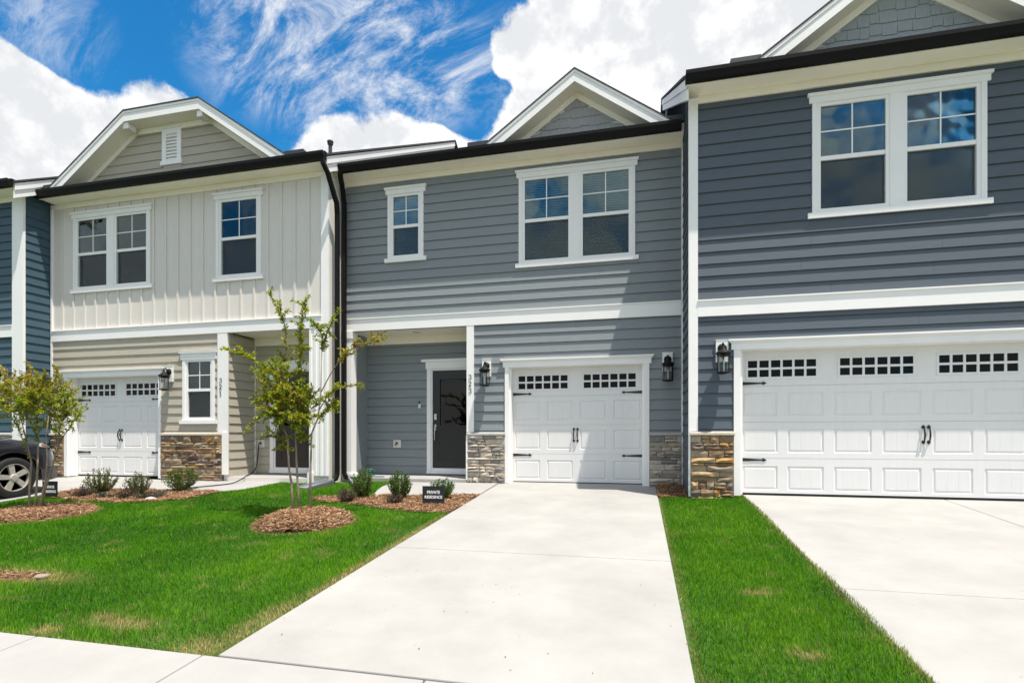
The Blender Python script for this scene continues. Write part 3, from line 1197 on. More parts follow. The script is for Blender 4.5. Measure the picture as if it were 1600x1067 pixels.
def clad_gable_lap(face, yw, cx, in2, mt, holes):
    z = 6.05
    topz = max(p[1] for p in in2)
    while z < topz:
        h = min(COURSE, topz - z)
        lo, hi_ = half_at(in2, z, topz + 1), half_at(in2, z + h, topz + 1)
        if z < 6.09: lo = abs(in2[0][0]) + .05
        pieces = [(-lo, lo)]
        for hx0, hx1, hz0, hz1 in holes:
            if hz0 < z + h * .6 and hz1 > z + h * .3:
                pieces = [(-lo, hx0 - cx), (hx1 - cx, lo)]
        for a, b in pieces:
            ta = max(a, -hi_) if a < 0 and a == -lo else a
            tb = min(b, hi_) if b == lo else b
            mb = MB()
            mb.add([(cx + a, yw - .021, z), (cx + b, yw - .021, z), (cx + b, yw - .002, z), (cx + a, yw - .002, z),
                    (cx + ta, yw - .006, z + h - .0015), (cx + tb, yw - .006, z + h - .0015), (cx + tb, yw - .002, z + h - .0015), (cx + ta, yw - .002, z + h - .0015)],
                   [(3, 2, 1, 0), (4, 5, 6, 7), (0, 1, 5, 4), (1, 2, 6, 5), (2, 3, 7, 6), (3, 0, 4, 7)])
            mb.build('siding_board', mt, face)
        z += COURSE


def entry_door(house, D, x0, x1, mt, hinge_left=False, lite=True, hz=2.245):
    """front door in the porch: slab, glass, panel, casing, sill, lock set"""
    t = MB()
    t.box(x0 - .115, x0 - .03, D - .034, D - .001, .09, hz + .005)
    t.box(x1 + .03, x1 + .115, D - .034, D - .001, .09, hz + .005)
    t.box(x0 - .03, x0, D - .012, D + .10, .14, hz)
    t.box(x1, x1 + .03, D - .012, D + .10, .14, hz)
    t.box(x0 - .03, x1 + .03, D - .0125, D + .10, hz - .03, hz + .004)
    w = t.build('door_casing', 'trim_white', house)
    h = MB()
    h.box(x0 - .14, x1 + .14, D - .042, D - .001, hz + .005, hz + .145)
    h.box(x0 - .23, x1 + .17, D - .066, D - .001, hz + .145, hz + .20)
    h.build('door_head', 'trim_white', w)
    MB().box(x0 - .12, x1 + .12, D - .05, D + .05, .085, .139).box(x0 - .0, x1, D - .03, D + .05, .14, .20).build('door_sill', 'trim_white', w)
    holes = [(x0 + .14, x1 - .14, 1.06, hz - .19)] if lite else []
    pan = [(x0 + .13, x1 - .13, .62, .93), (x0 + .13, x1 - .13, .36, .55)]
    s = MB()
    for (a, b, c, d) in cut((x0 + .003, x1 - .003, .205, hz - .033), holes + pan):
        s.box(a, b, D + .012, D + .055, c, d)
    for (a, b, c, d) in pan:
        s.box(a, b, D + .020, D + .05, c, d)
        s.box(a + .04, b - .04, D + .014, D + .0195, c + .035, d - .035)
    do = s.build('door', mt, house)
    if lite:
        (a, b, c, d) = holes[0]
        f = MB()
        for r_ in cut((a - .02, b + .02, c - .02, d + .02), [(a + .02, b - .02, c + .02, d - .02)]):
            f.box(r_[0], r_[1], D + .003, D + .0119, r_[2], r_[3])
        f.build('glass_bead', mt, do)
        UB('pane', 'door_glass', do, a, b, D + .028, D + .036, c, d)
    lk = MB()
    lk.box(x0 + .035, x0 + .09, D - .004, D + .011, 1.20, 1.32)
    lk.lathe([(.022, -.012), (.024, -.002), (.024, .004)], 12, (x0 + .0625, D - .004, 1.275), 'y')
    lk.box(x0 + .042, x0 + .083, D - .006, D + .011, .98, 1.10)
    lk.tube([(x0 + .0625, D - .004, 1.06), (x0 + .0625, D - .045, 1.05), (x0 + .0625, D - .055, .92), (x0 + .0625, D - .04, .78), (x0 + .0625, D - .004, .76)], .010, 8)
    lk.build('lock_set', 'nickel', do)


def corner(house, x0, x1, y0, y1, z0, z1, name='corner_board', mt='trim_white'):
    return B(name, mt, house, x0, x1, y0, y1, z0, z1)


def downspout(house, pts, w=.078, d=.06):
    mb = MB()
    P = [Vector(p) for p in pts]
    # rectangular tube swept in the plane of its bends
    rings = []
    for i, p in enumerate(P):
        t = (P[min(i + 1, len(P) - 1)] - P[max(i - 1, 0)]).normalized()
        a = Vector((0, 1, 0)) if abs(t.y) < .9 else Vector((0, 0, 1))
        s = t.cross(a)
        if s.length < 1e-3: s = Vector((1, 0, 0))
        s.normalize()
        f = s.cross(t).normalized()
        rings.append([p + s * w / 2 + f * d / 2, p + s * .01 + f * (d / 2 - .006), p - s * .01 + f * (d / 2 - .006), p - s * w / 2 + f * d / 2, p - s * w / 2 - f * d / 2, p - s * .01 - f * (d / 2 - .006), p + s * .01 - f * (d / 2 - .006), p + s * w / 2 - f * d / 2])
    for r in rings: mb.v += [tuple(q) for q in r]
    for i in range(len(P) - 1):
        for k in range(8):
            mb.f.append((i * 8 + k, i * 8 + (k + 1) % 8, (i + 1) * 8 + (k + 1) % 8, (i + 1) * 8 + k))
    mb.f.append(tuple(reversed(range(8))))
    mb.f.append(tuple((len(P) - 1) * 8 + k for k in range(8)))
    return mb.build('downspout', 'gutter_brown', house)


DM, DR, DL, DN = 9.594, 8.394, 9.078, 8.543

# ---- grey house, number 323
HM = empty('townhouse', (-2.5, DM, 0))
tag(HM, 'grey lap-sided townhouse number 323 with single garage door and recessed charcoal front door', 'house', 'attached townhouses in the row')
PM = DM + .756
w2m, w1m = (-2.202, .01, 3.955, 5.735), (-4.83, -3.961, 4.245, 5.70)
g_hole = (-2.34, .115, -.3, 2.16)
porch = (-5.70, -3.146, .045, 2.952)
holes = [win_hole(*w2m), win_hole(*w1m), g_hole, porch]
wall = shell(HM, DM, -5.725, .745, holes, 'siding_grey')
siding(wall, 'siding_grey', DM - .001, -5.70, .725, 3.19, 5.82, [win_hole(*w2m), win_hole(*w1m)])
siding(wall, 'siding_grey', DM - .001, -3.03, .725, .93, 2.94, [(-2.42, .19, -1, 2.24)], zbase=.79)
belt(HM, DM, -5.80, .724, 2.94, 3.19)
corner(HM, -5.81, -5.70, DM - .032, DM - .001, 3.19, 5.93)
corner(HM, .724, .752, DM - .036, DM - .001, -.02, 5.93)
window(HM, DM, *w2m, units=2, blind=True)
window(HM, DM, *w1m, units=1, blind=True)
garage(HM, DM, -2.33, .105, 2.13, 2, -2.485, .27, (-2.189, 1.222))
stone_base(HM, DM, -3.125, -2.405, 'stone_grey', 'cap_grey')
stone_base(HM, DM, .192, .722, 'stone_grey', 'cap_grey')
add_frieze(HM, DM, -5.73, .724)
roof(HM, DM, -5.60, .70, False, False, -5.73, .742)
face, yw, inf = gable(HM, DM, -1.075, 1.60, 'shingle_grey', slope=.70)
clad_gable_shingle(face, yw, -1.075, inf[2], 'shingle_grey')
# porch recess
pw_ = MB().box(-5.72, -4.18, PM, PM + .1, -.1, 2.93).box(-3.20, -3.05, PM, PM + .1, -.1, 2.93).box(-4.18, -3.20, PM, PM + .1, 2.24, 2.93).box(-4.18, -3.20, PM, PM + .1, -.1, .14).box(-5.80, -5.705, DM + .17, PM - .001, -.1, 2.93).box(-3.13, -3.05, DM + .121, PM - .001, -.1, 2.93).build('porch_wall', 'siding_grey', HM)
dx0, dx1 = -4.145, -3.235
siding(pw_, 'siding_grey', PM - .001, -5.70, -3.14, .07, 2.93, [(dx0 - .10, dx1 + .10, .05, 2.30)])
siding(pw_, 'siding_grey', -5.704, DM + .17, PM - .03, .07, 2.93, face='r')
corner(pw_, -5.70, -5.672, PM - .03, PM - .002, .07, 2.93)
B('porch_ceiling', 'soffit_white', HM, -5.72, -3.13, DM + .001, PM + .05, 2.955, 2.985)
B('porch_frieze', 'soffit_white', HM, -5.70, -3.13, PM - .032, PM - .002, 2.79, 2.953)
MB().lathe([(.085, 0), (.085, .006), (.06, .010), (.0, .006)], 20, ((-4.35), DM + .40, 2.944)).build('ceiling_light', 'plastic_white', HM)
st = MB()
st.prism([(-5.70, 9.50), (-4.6, 9.42), (-3.6, 9.42), (-3.15, 9.52), (-3.05, 9.7), (-3.05, PM + .08), (-5.70, PM + .08)], 'z', -.3, .055)
st.build('stoop', 'concrete_walk', HM, bevel=.01)
entry_door(HM, PM, dx0, dx1, 'door_charcoal')
# porch column with base and capital, and the number post
col = MB().box(-5.745, -5.545, DM - .05, DM + .15, .09, 2.80).build('porch_column', 'trim_white', HM)
MB().box(-5.765, -5.525, DM - .07, DM + .17, -.06, .11).prism([(-5.765, .11), (-5.525, .11), (-5.545, .135), (-5.745, .135)], 'y', DM - .062, DM + .16).build('column_base', 'trim_white', col)
MB().box(-5.765, -5.525, DM - .068, DM + .165, 2.80, 2.94).build('column_capital', 'trim_white', col)
np_ = corner(HM, -3.146, -3.005, DM - .038, DM + .121, .935, 2.94, 'number_post')
corner(HM, -3.150, -3.118, DM - .064, DM - .002, .045, .87)
for i, ch in enumerate('323'):
    digit(ch, -3.078, 1.925 - i * .131, .094, DM - .046, np_)
# doorbell, hose bib plate
db = MB().box(-4.445, -4.395, PM - .045, PM - .022, 1.44, 1.585).build('doorbell', 'plastic_white', HM)
MB().box(-4.443, -4.397, PM - .049, PM - .0455, 1.53, 1.583).build('doorbell_camera', 'black_iron', db)


def bib(house, x, z, D):
    o = MB().box(x - .085, x + .085, D - .032, D - .018, z - .08, z + .08).build('outlet_plate', 'plastic_white', house)
    mb = MB()
    mb.lathe([(.022, -.012), (.022, .01)], 12, (x, D - .032, z + .01), 'y')
    mb.tube([(x, D - .03, z + .01), (x, D - .085, z + .01), (x, D - .10, z - .02), (x, D - .10, z - .045)], .013, 8)
    mb.lathe([(.03, 0), (.03, .008)], 12, (x, D - .08, z + .035))
    mb.build('hose_bib', 'brass', o)
    return o


bib(HM, -4.93, .70, PM)
# downspout at the left corner
xd, yd = -5.69, DM - .12
downspout(HM, [(-5.57, DM - .40, 5.93), (-5.575, DM - .40, 5.86), (-5.60, DM - .30, 5.74), (-5.66, yd - .02, 5.55), (-5.66, yd, 5.46), (-5.66, yd, .22), (-5.655, yd - .005, .13), (-5.60, yd - .03, .05), (-5.36, yd - .10, .005)])

# ---- slate blue house with the wide garage
HR = empty('townhouse', (4, DR, 0))
tag(HR, 'dark slate-blue townhouse with wide double garage door and brown stone base', 'house', 'attached townhouses in the row')
wr = (2.356, 4.59, 3.955, 5.725)
XR1 = 7.45
holes = [win_hole(*wr), (1.45, 6.43, -.3, 2.16)]
wall = shell(HR, DR, .765, XR1, holes, 'siding_slate')
siding(wall, 'siding_slate', DR - .001, .86, XR1, 2.885, 5.82, [win_hole(*wr)])
siding(wall, 'siding_slate', DR - .001, .86, XR1, .93, 2.64, [(1.40, 6.5, -1, 2.24)], zbase=.79)
siding(wall, 'siding_slate', .764, DR + .0, DM - .04, -.02, 5.6, face='l')
siding(wall, 'siding_slate', .764, DR + .0, YRIDGE - 1, 5.6, 8.2, face='l') if False else None
for k in range(22):        # boards of the side wall above the grey house's roof, each ending under the rake
    z = 5.603 + k * COURSE
    ys = max(DR, (DR - EAVE_O) + (z - (ZROOF - .36)) / PITCH)
    ye_ = (DM - EAVE_O) + (z + COURSE - ZROOF) / PITCH + .3
    if ye_ - ys > .05:
        o = put('siding_board', board_mesh('siding_slate'), (.764, (ys + ye_) / 2, z), wall)
        o.scale = (ye_ - ys, 1, 1)
        o.rotation_euler = (0, 0, -math.pi / 2)
belt(HR, DR, .864, XR1, 2.64, 2.885)
corner(HR, .748, .868, DR - .040, DR - .001, .935, 5.93)
corner(HR, .736, .7635, DR - .039, DR + .012, -.04, 5.93)
window(HR, DR, *wr, units=2)
garage(HR, DR, 1.462, 6.42, 2.13, 4, 1.29, 6.59, (1.60, 1.236))
stone_base(HR, DR, .767, 1.366, 'stone_brown', 'cap_tan', z0=-.14)
stone_base(HR, DR, 6.52, 7.4, 'stone_brown', 'cap_tan', z0=-.14)
add_frieze(HR, DR, .868, XR1)
roof(HR, DR, .66, XR1, True, False)
face, yw, inf = gable(HR, DR, 3.47, 1.83, 'shingle_blue', slope=.70)
clad_gable_shingle(face, yw, 3.47, inf[2], 'shingle_blue')

# ---- beige house, number 321
HL = empty('townhouse', (-9.3, DL, 0))
tag(HL, 'beige townhouse number 321 with board-and-batten upper storey and clipped gable', 'house', 'attached townhouses in the row')
wl1, wl2, wl3 = (-12.012, -9.843, 3.955, 5.70), (-8.339, -7.172, 3.96, 5.735), (-9.15, -8.247, 1.11, 2.59)
PL = DL + .756
holes = [win_hole(*wl1), win_hole(*wl2), win_hole(*wl3), (-12.13, -9.675, -.3, 2.16), (-8.004, -6.16, .045, 2.943)]
XL0, XL1 = -12.585, -5.735
wall = shell(HL, DL, XL0, XL1, holes, 'board_cream')
siding(wall, 'siding_taupe', DL - .001, XL0 + .04, -8.22, .93, 2.93, [(-12.2, -9.63, -1, 2.24), win_hole(*wl3)], zbase=.79)
x = -12.27
while x < -5.95:           # battens
    for (a, b, s0, s1) in cut((x - .022, x + .022, 3.17, 5.82), [(wl1[0] + .02, wl1[1] - .02, wl1[2] + .02, wl1[3] - .02), (wl2[0] + .02, wl2[1] - .02, wl2[2] + .02, wl2[3] - .02)]):
        UB('batten', 'board_cream', wall, x - .022, x + .022, DL - .022, DL - .0005, s0, s1)
    x += .3048
belt(HL, DL, XL0 + .03, XL1 - .14, 2.93, 3.165)
corner(HL, -12.58, -12.54, DL - .036, DL - .001, .935, 5.93)
corner(HL, -5.895, -5.735, DL - .036, DL - .001, 3.0, 5.93)
window(HL, DL, *wl1, units=2)
window(HL, DL, *wl2, units=1)
window(HL, DL, *wl3, units=1, head=.17)
garage(HL, DL, -12.115, -9.69, 2.13, 2, -12.28, -9.55, (-11.975, 1.222))
stone_base(HL, DL, -9.60, -8.112, 'stone_brown', 'cap_tan')
stone_base(HL, DL, -12.55, -12.205, 'stone_brown', 'cap_tan')
add_frieze(HL, DL, XL0 + .03, XL1)
roof(HL, DL, -12.50, -5.58, False, True)
CXL = -9.29
face, yw, inf = gable(HL, DL, CXL, 2.85, 'siding_taupe', flat=7.455, slope=.705)
vent_r = (CXL - .27, CXL + .20, 6.46, 7.16)
clad_gable_lap(face, yw, CXL, inf[2], 'siding_taupe', [vent_r])
v = MB()
vx0, vx1, vz0, vz1 = vent_r
v.box(vx0, vx0 + .10, yw - .04, yw - .001, vz0 + .05, vz1 + .02)
v.box(vx1 - .10, vx1, yw - .04, yw - .001, vz0 + .05, vz1 + .02)
v.box(vx0 + .10, vx1 - .10, yw - .039, yw - .001, vz1 - .09, vz1 + .02)
v.box(vx0 - .03, vx1 + .03, yw - .055, yw - .001, vz0 - .03, vz0 + .05)
v.box(vx0 - .02, vx1 + .02, yw - .06, yw - .001, vz1 + .02, vz1 + .05)
v.box(vx0 + .10, vx1 - .10, yw - .006, yw - .001, vz0 + .05, vz1 - .09)
vo = v.build('gable_vent', 'trim_white', face)
for k in range(8):
    z = vz0 + .065 + k * .068
    MB().add([(vx0 + .10, yw - .034, z), (vx1 - .10, yw - .034, z), (vx1 - .10, yw - .010, z + .045), (vx0 + .10, yw - .010, z + .045),
              (vx0 + .10, yw - .034, z + .009), (vx1 - .10, yw - .034, z + .009), (vx1 - .10, yw - .010, z + .054), (vx0 + .10, yw - .010, z + .054)],
             [(3, 2, 1, 0), (4, 5, 6, 7), (0, 1, 5, 4), (1, 2, 6, 5), (2, 3, 7, 6), (3, 0, 4, 7)]).build('louvre_slat', 'trim_white', face)
for s in (-1, 1):
    xk = CXL + s * .90
    B('bracket', 'trim_white', face, xk - .065, xk + .065, DL - .328, DL - .14, 7.135, 7.262, .008)
# porch of 321
pl = MB().box(-8.05, -7.53, PL, PL + .1, -.1, 2.92).box(-6.55, -5.80, PL, PL + .1, -.1, 2.92).box(-7.53, -6.55, PL, PL + .1, 2.24, 2.92).box(-7.53, -6.55, PL, PL + .1, -.1, .14).box(-8.10, -8.0, DL + .121, PL - .001, -.1, 2.92).box(-5.90, -5.81, DL + .121, PL - .001, -.1, 2.92).build('porch_wall', 'siding_taupe', HL)
ex0, ex1 = -7.495, -6.585
siding(pl, 'siding_taupe', PL - .001, -7.975, -6.0, .09, 2.92, [(ex0 - .10, ex1 + .10, .05, 2.30)])
siding(pl, 'siding_taupe', -7.999, DL + .001, PL - .028, .05, 2.92, face='r')
corner(pl, -8.0, -7.972, PL - .03, PL - .002, .07, 2.92)
B('porch_ceiling', 'soffit_white', HL, -8.02, -5.80, DL + .001, PL + .05, 2.945, 2.975)
B('porch_frieze', 'soffit_white', HL, -8.0, -6.0, PL - .032, PL - .002, 2.78, 2.943)
B('stoop', 'concrete_walk', HL, -8.0, -5.95, DL + .02, PL + .08, -.3, .05, .01)
entry_door(HL, PL, ex0, ex1, 'door_brown')
post = corner(HL, -8.232, -8.004, DL - .038, DL - .001, .935, 2.93, 'number_post')
corner(HL, -8.108, -8.000, DL - .062, DL - .001, .09, .934)
for i, ch in enumerate('321'):
    digit(ch, -8.158, 1.93 - i * .131, .094, DL - .046, post)
bib(HL, -7.83, .70, PL)
pp = MB().box(-6.16, -5.745, DL - .02, DL + .30, .10, 2.93)
for xx in (-6.13, -6.02, -5.90, -5.79):
    pp.box(xx - .022, xx + .022, DL - .034, DL - .0205, .10, 2.93)
po = pp.build('porch_column', 'trim_white', HL)
MB().box(-6.185, -6.06, DL - .05, DL + .32, -.05, .16).build('column_base', 'trim_white', po)
downspout(HL, [(-5.62, DL - .40, 5.93), (-5.61, DL - .40, 5.85), (-5.58, DL - .30, 5.72), (-5.565, DL - .12, 5.40), (-5.565, DL - .03, 5.28), (-5.60, DL + .05, 5.1), (-5.60, DL + .05, .22), (-5.60, DL + .045, .13), (-5.605, DL + .0, .05), (-5.62, DL - .16, .0)])
vp = MB().tube([(-5.92, 9.40, 6.36), (-5.92, 9.40, 6.64)], .036, 12)
vp.lathe([(.036, 6.60), (.055, 6.615), (.055, 6.63), (.045, 6.64), (.062, 6.655), (.062, 6.68), (.05, 6.69)], 12, (-5.92, 9.40, 0))
vp.build('vent_pipe', 'flashing_dark', HL)

# ---- teal house, cut by the frame
HN = empty('townhouse', (-15, DN, 0))
tag(HN, 'teal-blue townhouse mostly out of frame beyond the beige house and dark car', 'house', 'attached townhouses in the row')
XN0, XN1 = -19.0, -12.61
wn1 = (-17.9, -15.7, 3.955, 5.725)
holes = [win_hole(*wn1), (-18.6, -13.85, -.3, 2.16)]
wall = shell(HN, DN, XN0, XN1, holes, 'siding_teal')
siding(wall, 'siding_teal', DN - .001, XN0, -12.86, 3.21, 5.82, [win_hole(*wn1)])
siding(wall, 'siding_teal', DN - .001, XN0, -12.86, .93, 2.96, [(-18.7, -13.8, -1, 2.24)], zbase=.79)
siding(wall, 'siding_teal', XN1 + .001, DN, DL - .04, .0, 5.6, face='r')
for k in range(22):
    z = 5.603 + k * COURSE
    ys = max(DN, (DN - EAVE_O) + (z - (ZROOF - .36)) / PITCH)
    ye_ = (DL - EAVE_O) + (z + COURSE - ZROOF) / PITCH + .3
    if ye_ - ys > .05:
        o = put('siding_board', board_mesh('siding_teal'), (XN1 + .001, (ys + ye_) / 2, z), wall)
        o.scale = (ye_ - ys, 1, 1)
        o.rotation_euler = (0, 0, math.pi / 2)
belt(HN, DN, XN0, -12.884, 2.96, 3.21)
corner(HN, -12.884, -12.612, DN - .040, DN - .001, .0, 5.93)
corner(HN, -12.611, -12.582, DN - .039, DN + .012, -.04, 5.93)
window(HN, DN, *wn1, units=2)
garage(HN, DN, -18.60, -13.85, 2.13, 4, -18.75, -13.70, (-18.42, 1.19))
stone_base(HN, DN, -13.75, -12.886, 'stone_grey', 'cap_grey')
add_frieze(HN, DN, XN0, -12.884)
roof(HN, DN, XN0, -12.38, False, True)

# ------------------------------------------------------------------ wall lanterns
def lantern(label, x, zt, D, round_cage=True):
    t = empty('wall_lantern', (x, D, zt - .5))
    tag(t, label, 'lantern', 'black wall lanterns beside the garage doors')
    k = put('mounting_block', None, (0, 0, 0)) if False else None
    mb = MB().box(x - .085, x + .085, D - .052, D - .001, zt - .32, zt)
    mb.box(x - .09, x + .09, D - .058, D - .001, zt, zt + .008)
    mb.build('mounting_block', 'trim_white', t)
    yb = D - .052
    yc = D - .17
    a = MB()
    a.lathe([(.0, -.04), (.035, -.034), (.06, -.016), (.066, -.001)], 16, (x, yb, zt - .12), 'y')
    a.tube([(x, yb - .02, zt - .15), (x, yb - .05, zt - .10), (x, yc + .04, zt - .055), (x, yc, zt - .065), (x, yc, zt - .10)], [.014, .012, .011, .011, .012], 8)
    a.build('arm', 'lamp_black', t, smooth=True)
    c = MB()
    zc = zt - .10
    c.lathe([(.008, zc + .0), (.018, zc - .02), (.022, zc - .04), (.045, zc - .055), (.070, zc - .078), (.092, zc - .094), (.104, zc - .104), (.106, zc - .122), (.094, zc - .128)], 20, (x, yc, 0))
    c.build('lamp_cap', 'lamp_black', t, smooth=True)
    zb0, zb1 = zt - .50, zc - .126
    g = MB()
    n = 6
    for i in range(n):
        th = 2 * math.pi * i / n + .3
        px, py = x + .084 * math.cos(th), yc + .084 * math.sin(th)
        g.tube([(px, py, zb0 + .01), (px, py, zb1)], .0065, 6)
    for zz in (zb0 + .0, zb1 - .03):
        g.lathe([(.082, zz), (.093, zz + .002), (.093, zz + .014), (.082, zz + .016), (.078, zz + .008)], 20, (x, yc, 0))
    g.lathe([(.0, zb0 - .014), (.04, zb0 - .01), (.086, zb0 + .001), (.086, zb0 + .008), (.0, zb0 + .009)], 20, (x, yc, 0))
    g.build('cage', 'lamp_black', t)
    gl = MB()
    nn = 20
    for i in range(nn):
        th0 = 2 * math.pi * i / nn
        th1 = 2 * math.pi * (i + 1) / nn
        gl.add([(x + .074 * math.cos(th0), yc + .074 * math.sin(th0), zb0 + .018), (x + .074 * math.cos(th1), yc + .074 * math.sin(th1), zb0 + .018), (x + .074 * math.cos(th1), yc + .074 * math.sin(th1), zb1), (x + .074 * math.cos(th0), yc + .074 * math.sin(th0), zb1)], [(0, 1, 2, 3)])
    gl.build('lamp_glass', 'lamp_glass', t, smooth=True)
    b = MB().lathe([(.012, zb0 + .01), (.016, zb0 + .03), (.016, zb0 + .12), (.012, zb0 + .125), (.016, zb0 + .15), (.010, zb0 + .19), (.0, zb0 + .215)], 12, (x, yc, 0))
    b.build('bulb', 'bulb_frost', t, smooth=True)


lantern('black wall lantern between the number 323 post and the single garage door', -2.755, 2.29, DM)
lantern('shaded black wall lantern between the single garage door and the slate-blue house', .495, 2.30, DM)
lantern('black wall lantern beside the wide double garage door of the slate-blue house', 1.205, 2.275, DR)
lantern('black wall lantern between the garage door and small window of house 321', -9.40, 2.30, DL)
lantern('black wall lantern on the teal-blue house, half hidden at the picture edge', -13.20, 2.30, DN)

# ------------------------------------------------------------------ planting
def inside(px, py, poly):
    P = np.asarray(poly, float)
    r = np.zeros(len(px), bool)
    j = len(P) - 1
    for i in range(len(P)):
        xi, yi, xj, yj = *P[i], *P[j]
        c = ((yi > py) != (yj > py)) & (px < (xj - xi) * (py - yi) / (yj - yi + 1e-12) + xi)
        r ^= c
        j = i
    return r


def smooth_closed(pts, n=8):
    """Catmull-Rom through a closed outline"""
    P = [Vector(p).to_2d() if len(p) == 2 else Vector(p) for p in pts]
    out = []
    m = len(P)
    for i in range(m):
        p0, p1, p2, p3 = P[i - 1], P[i], P[(i + 1) % m], P[(i + 2) % m]
        for k in range(n):
            t = k / n
            out.append(tuple(0.5 * ((2 * p1) + (-p0 + p2) * t + (2 * p0 - 5 * p1 + 4 * p2 - p3) * t * t + (-p0 + 3 * p1 - 3 * p2 + p3) * t ** 3)))
    return out


def ring_poly(cx, cy, rx, ry, seed, wob=.06):
    r = random.Random(seed)
    ph = [r.uniform(0, 6.28) for _ in range(3)]
    return [(cx + rx * (1 + wob * math.sin(2 * t + ph[0]) + wob * .6 * math.sin(5 * t + ph[1])) * math.cos(t), cy + ry * (1 + wob * math.sin(3 * t + ph[2])) * math.sin(t)) for t in np.linspace(0, 2 * math.pi, 40, endpoint=False)]


RING_M = (-4.22, 6.12, .60, .56)
RING_L = (-8.55, 5.98, .74, .62)
ring_m = ring_poly(*RING_M, 3)
ring_l = ring_poly(*RING_L, 4)
bed_m = [(-2.53, 6.98), (-2.75, 6.93), (-3.14, 6.96), (-3.6, 7.08), (-4.11, 7.27), (-4.5, 7.36), (-4.88, 7.44), (-5.1, 7.6), (-5.12, 7.74), (-4.9, 7.86), (-4.62, 7.98), (-4.20, 8.02), (-3.3, 8.20), (-2.53, 8.38)]
bed_l = [(-10.21, 7.20), (-9.75, 7.08), (-9.2, 6.92), (-8.6, 6.85), (-8.0, 6.88), (-7.55, 7.0), (-7.28, 7.3), (-7.18, 7.75), (-7.20, 8.03), (-8.1, 7.97), (-9.0, 8.05), (-10.21, 7.76)]
bed_r = [(.305, 8.50), (.8, 8.46), (1.15, 8.40), (1.5, 8.34), (1.5, 8.42), (.77, 8.44), (.75, 9.6), (.305, 9.6)]
bare = [(-5.75, 3.55), (-5.40, 3.68), (-5.28, 3.78), (-5.4, 3.86), (-5.9, 3.80), (-6.4, 3.68), (-6.5, 3.55)]


def mound_h(x, y, ring, h):
    cx, cy, rx, ry = ring
    d = ((x - cx) / rx) ** 2 + ((y - cy) / ry) ** 2
    # a saucer: rim highest, dished towards the trunks
    return h * np.clip(1 - d, 0, 1) ** .8 * (0.78 + .28 * np.clip(d * 1.6, 0, 1))


CHIPC = np.array([(.37, .225, .125), (.50, .35, .21), (.26, .145, .08), (.15, .085, .05), (.62, .48, .33), (.33, .185, .10), (.42, .29, .19), (.11, .065, .042)])


def mulch(name, poly, dens, hfun, lmin, lmax, label, bright=1.0, base='soil'):
    P = np.asarray(poly)
    lo, hi = P.min(0), P.max(0)
    n = int(dens * (hi[0] - lo[0]) * (hi[1] - lo[1]))
    px, py = RNG.uniform(lo[0], hi[0], n), RNG.uniform(lo[1], hi[1], n)
    k = inside(px, py, poly)
    px, py = px[k], py[k]
    n = len(px)
    z = np.array([zs(x_, y_) for x_, y_ in zip(px, py)]) - .022 + hfun(px, py) + RNG.uniform(-.004, .022, n)
    L = RNG.uniform(lmin, lmax, n) * RNG.choice([.5, .8, 1, 1, 1.4], n)
    Wd = RNG.uniform(.004, .011, n)
    T = RNG.uniform(.002, .005, n)
    az = RNG.uniform(0, 2 * np.pi, n)
    el = RNG.normal(0, .24, n)
    d = np.stack([np.cos(az) * np.cos(el), np.sin(az) * np.cos(el), np.sin(el)], 1)
    s = np.stack([-np.sin(az), np.cos(az), RNG.normal(0, .35, n)], 1)
    s /= np.linalg.norm(s, axis=1)[:, None]
    u = np.cross(d, s)
    c = np.stack([px, py, z], 1)
    V = np.zeros((n, 8, 3))
    for i, (a, b, e) in enumerate([(-1, -1, -1), (1, -1, -1), (1, 1, -1), (-1, 1, -1), (-1, -1, 1), (1, -1, 1), (1, 1, 1), (-1, 1, 1)]):
        tap = np.where(RNG.random(n) < .4, .45, 1.0) if a > 0 else 1.0
        V[:, i] = c + d * (a * L / 2)[:, None] + s * (b * Wd / 2 * tap)[:, None] + u * (e * T / 2)[:, None]
    base_f = np.array([(3, 2, 1, 0), (4, 5, 6, 7), (0, 1, 5, 4), (1, 2, 6, 5), (2, 3, 7, 6), (3, 0, 4, 7)])
    F = (base_f[None] + (np.arange(n) * 8)[:, None, None]).reshape(-1, 4)
    col = CHIPC[RNG.integers(0, len(CHIPC), n)] * np.array([.92, .82, .76]) * RNG.uniform(.75, 1.2, (n, 1)) * bright
    me = np_mesh(name, V.reshape(-1, 3), F, 'mulch_chip', np.repeat(col, 8, 0))
    o = put(name, me, (0, 0, 0))
    tag(o, label, 'mulch', kind='stuff')
    # the dark bed under the chips
    g = 24
    xs, ys = np.linspace(lo[0], hi[0], g), np.linspace(lo[1], hi[1], g)
    vv, ff, idx = [], [], {}
    for j, y in enumerate(ys):
        for i, x in enumerate(xs):
            vv.append((x, y, zs(x, y) - .026 + float(hfun(np.array([x]), np.array([y]))[0])))
    cxs, cys = (xs[:-1] + xs[1:]) / 2, (ys[:-1] + ys[1:]) / 2
    for j in range(g - 1):
        for i in range(g - 1):
            if inside(np.array([cxs[i]]), np.array([cys[j]]), poly)[0]:
                ff.append((j * g + i, j * g + i + 1, (j + 1) * g + i + 1, (j + 1) * g + i))
    so = put('bed_soil', np_mesh('bed_soil', vv, ff, base, smooth=True), (0, 0, 0), o)


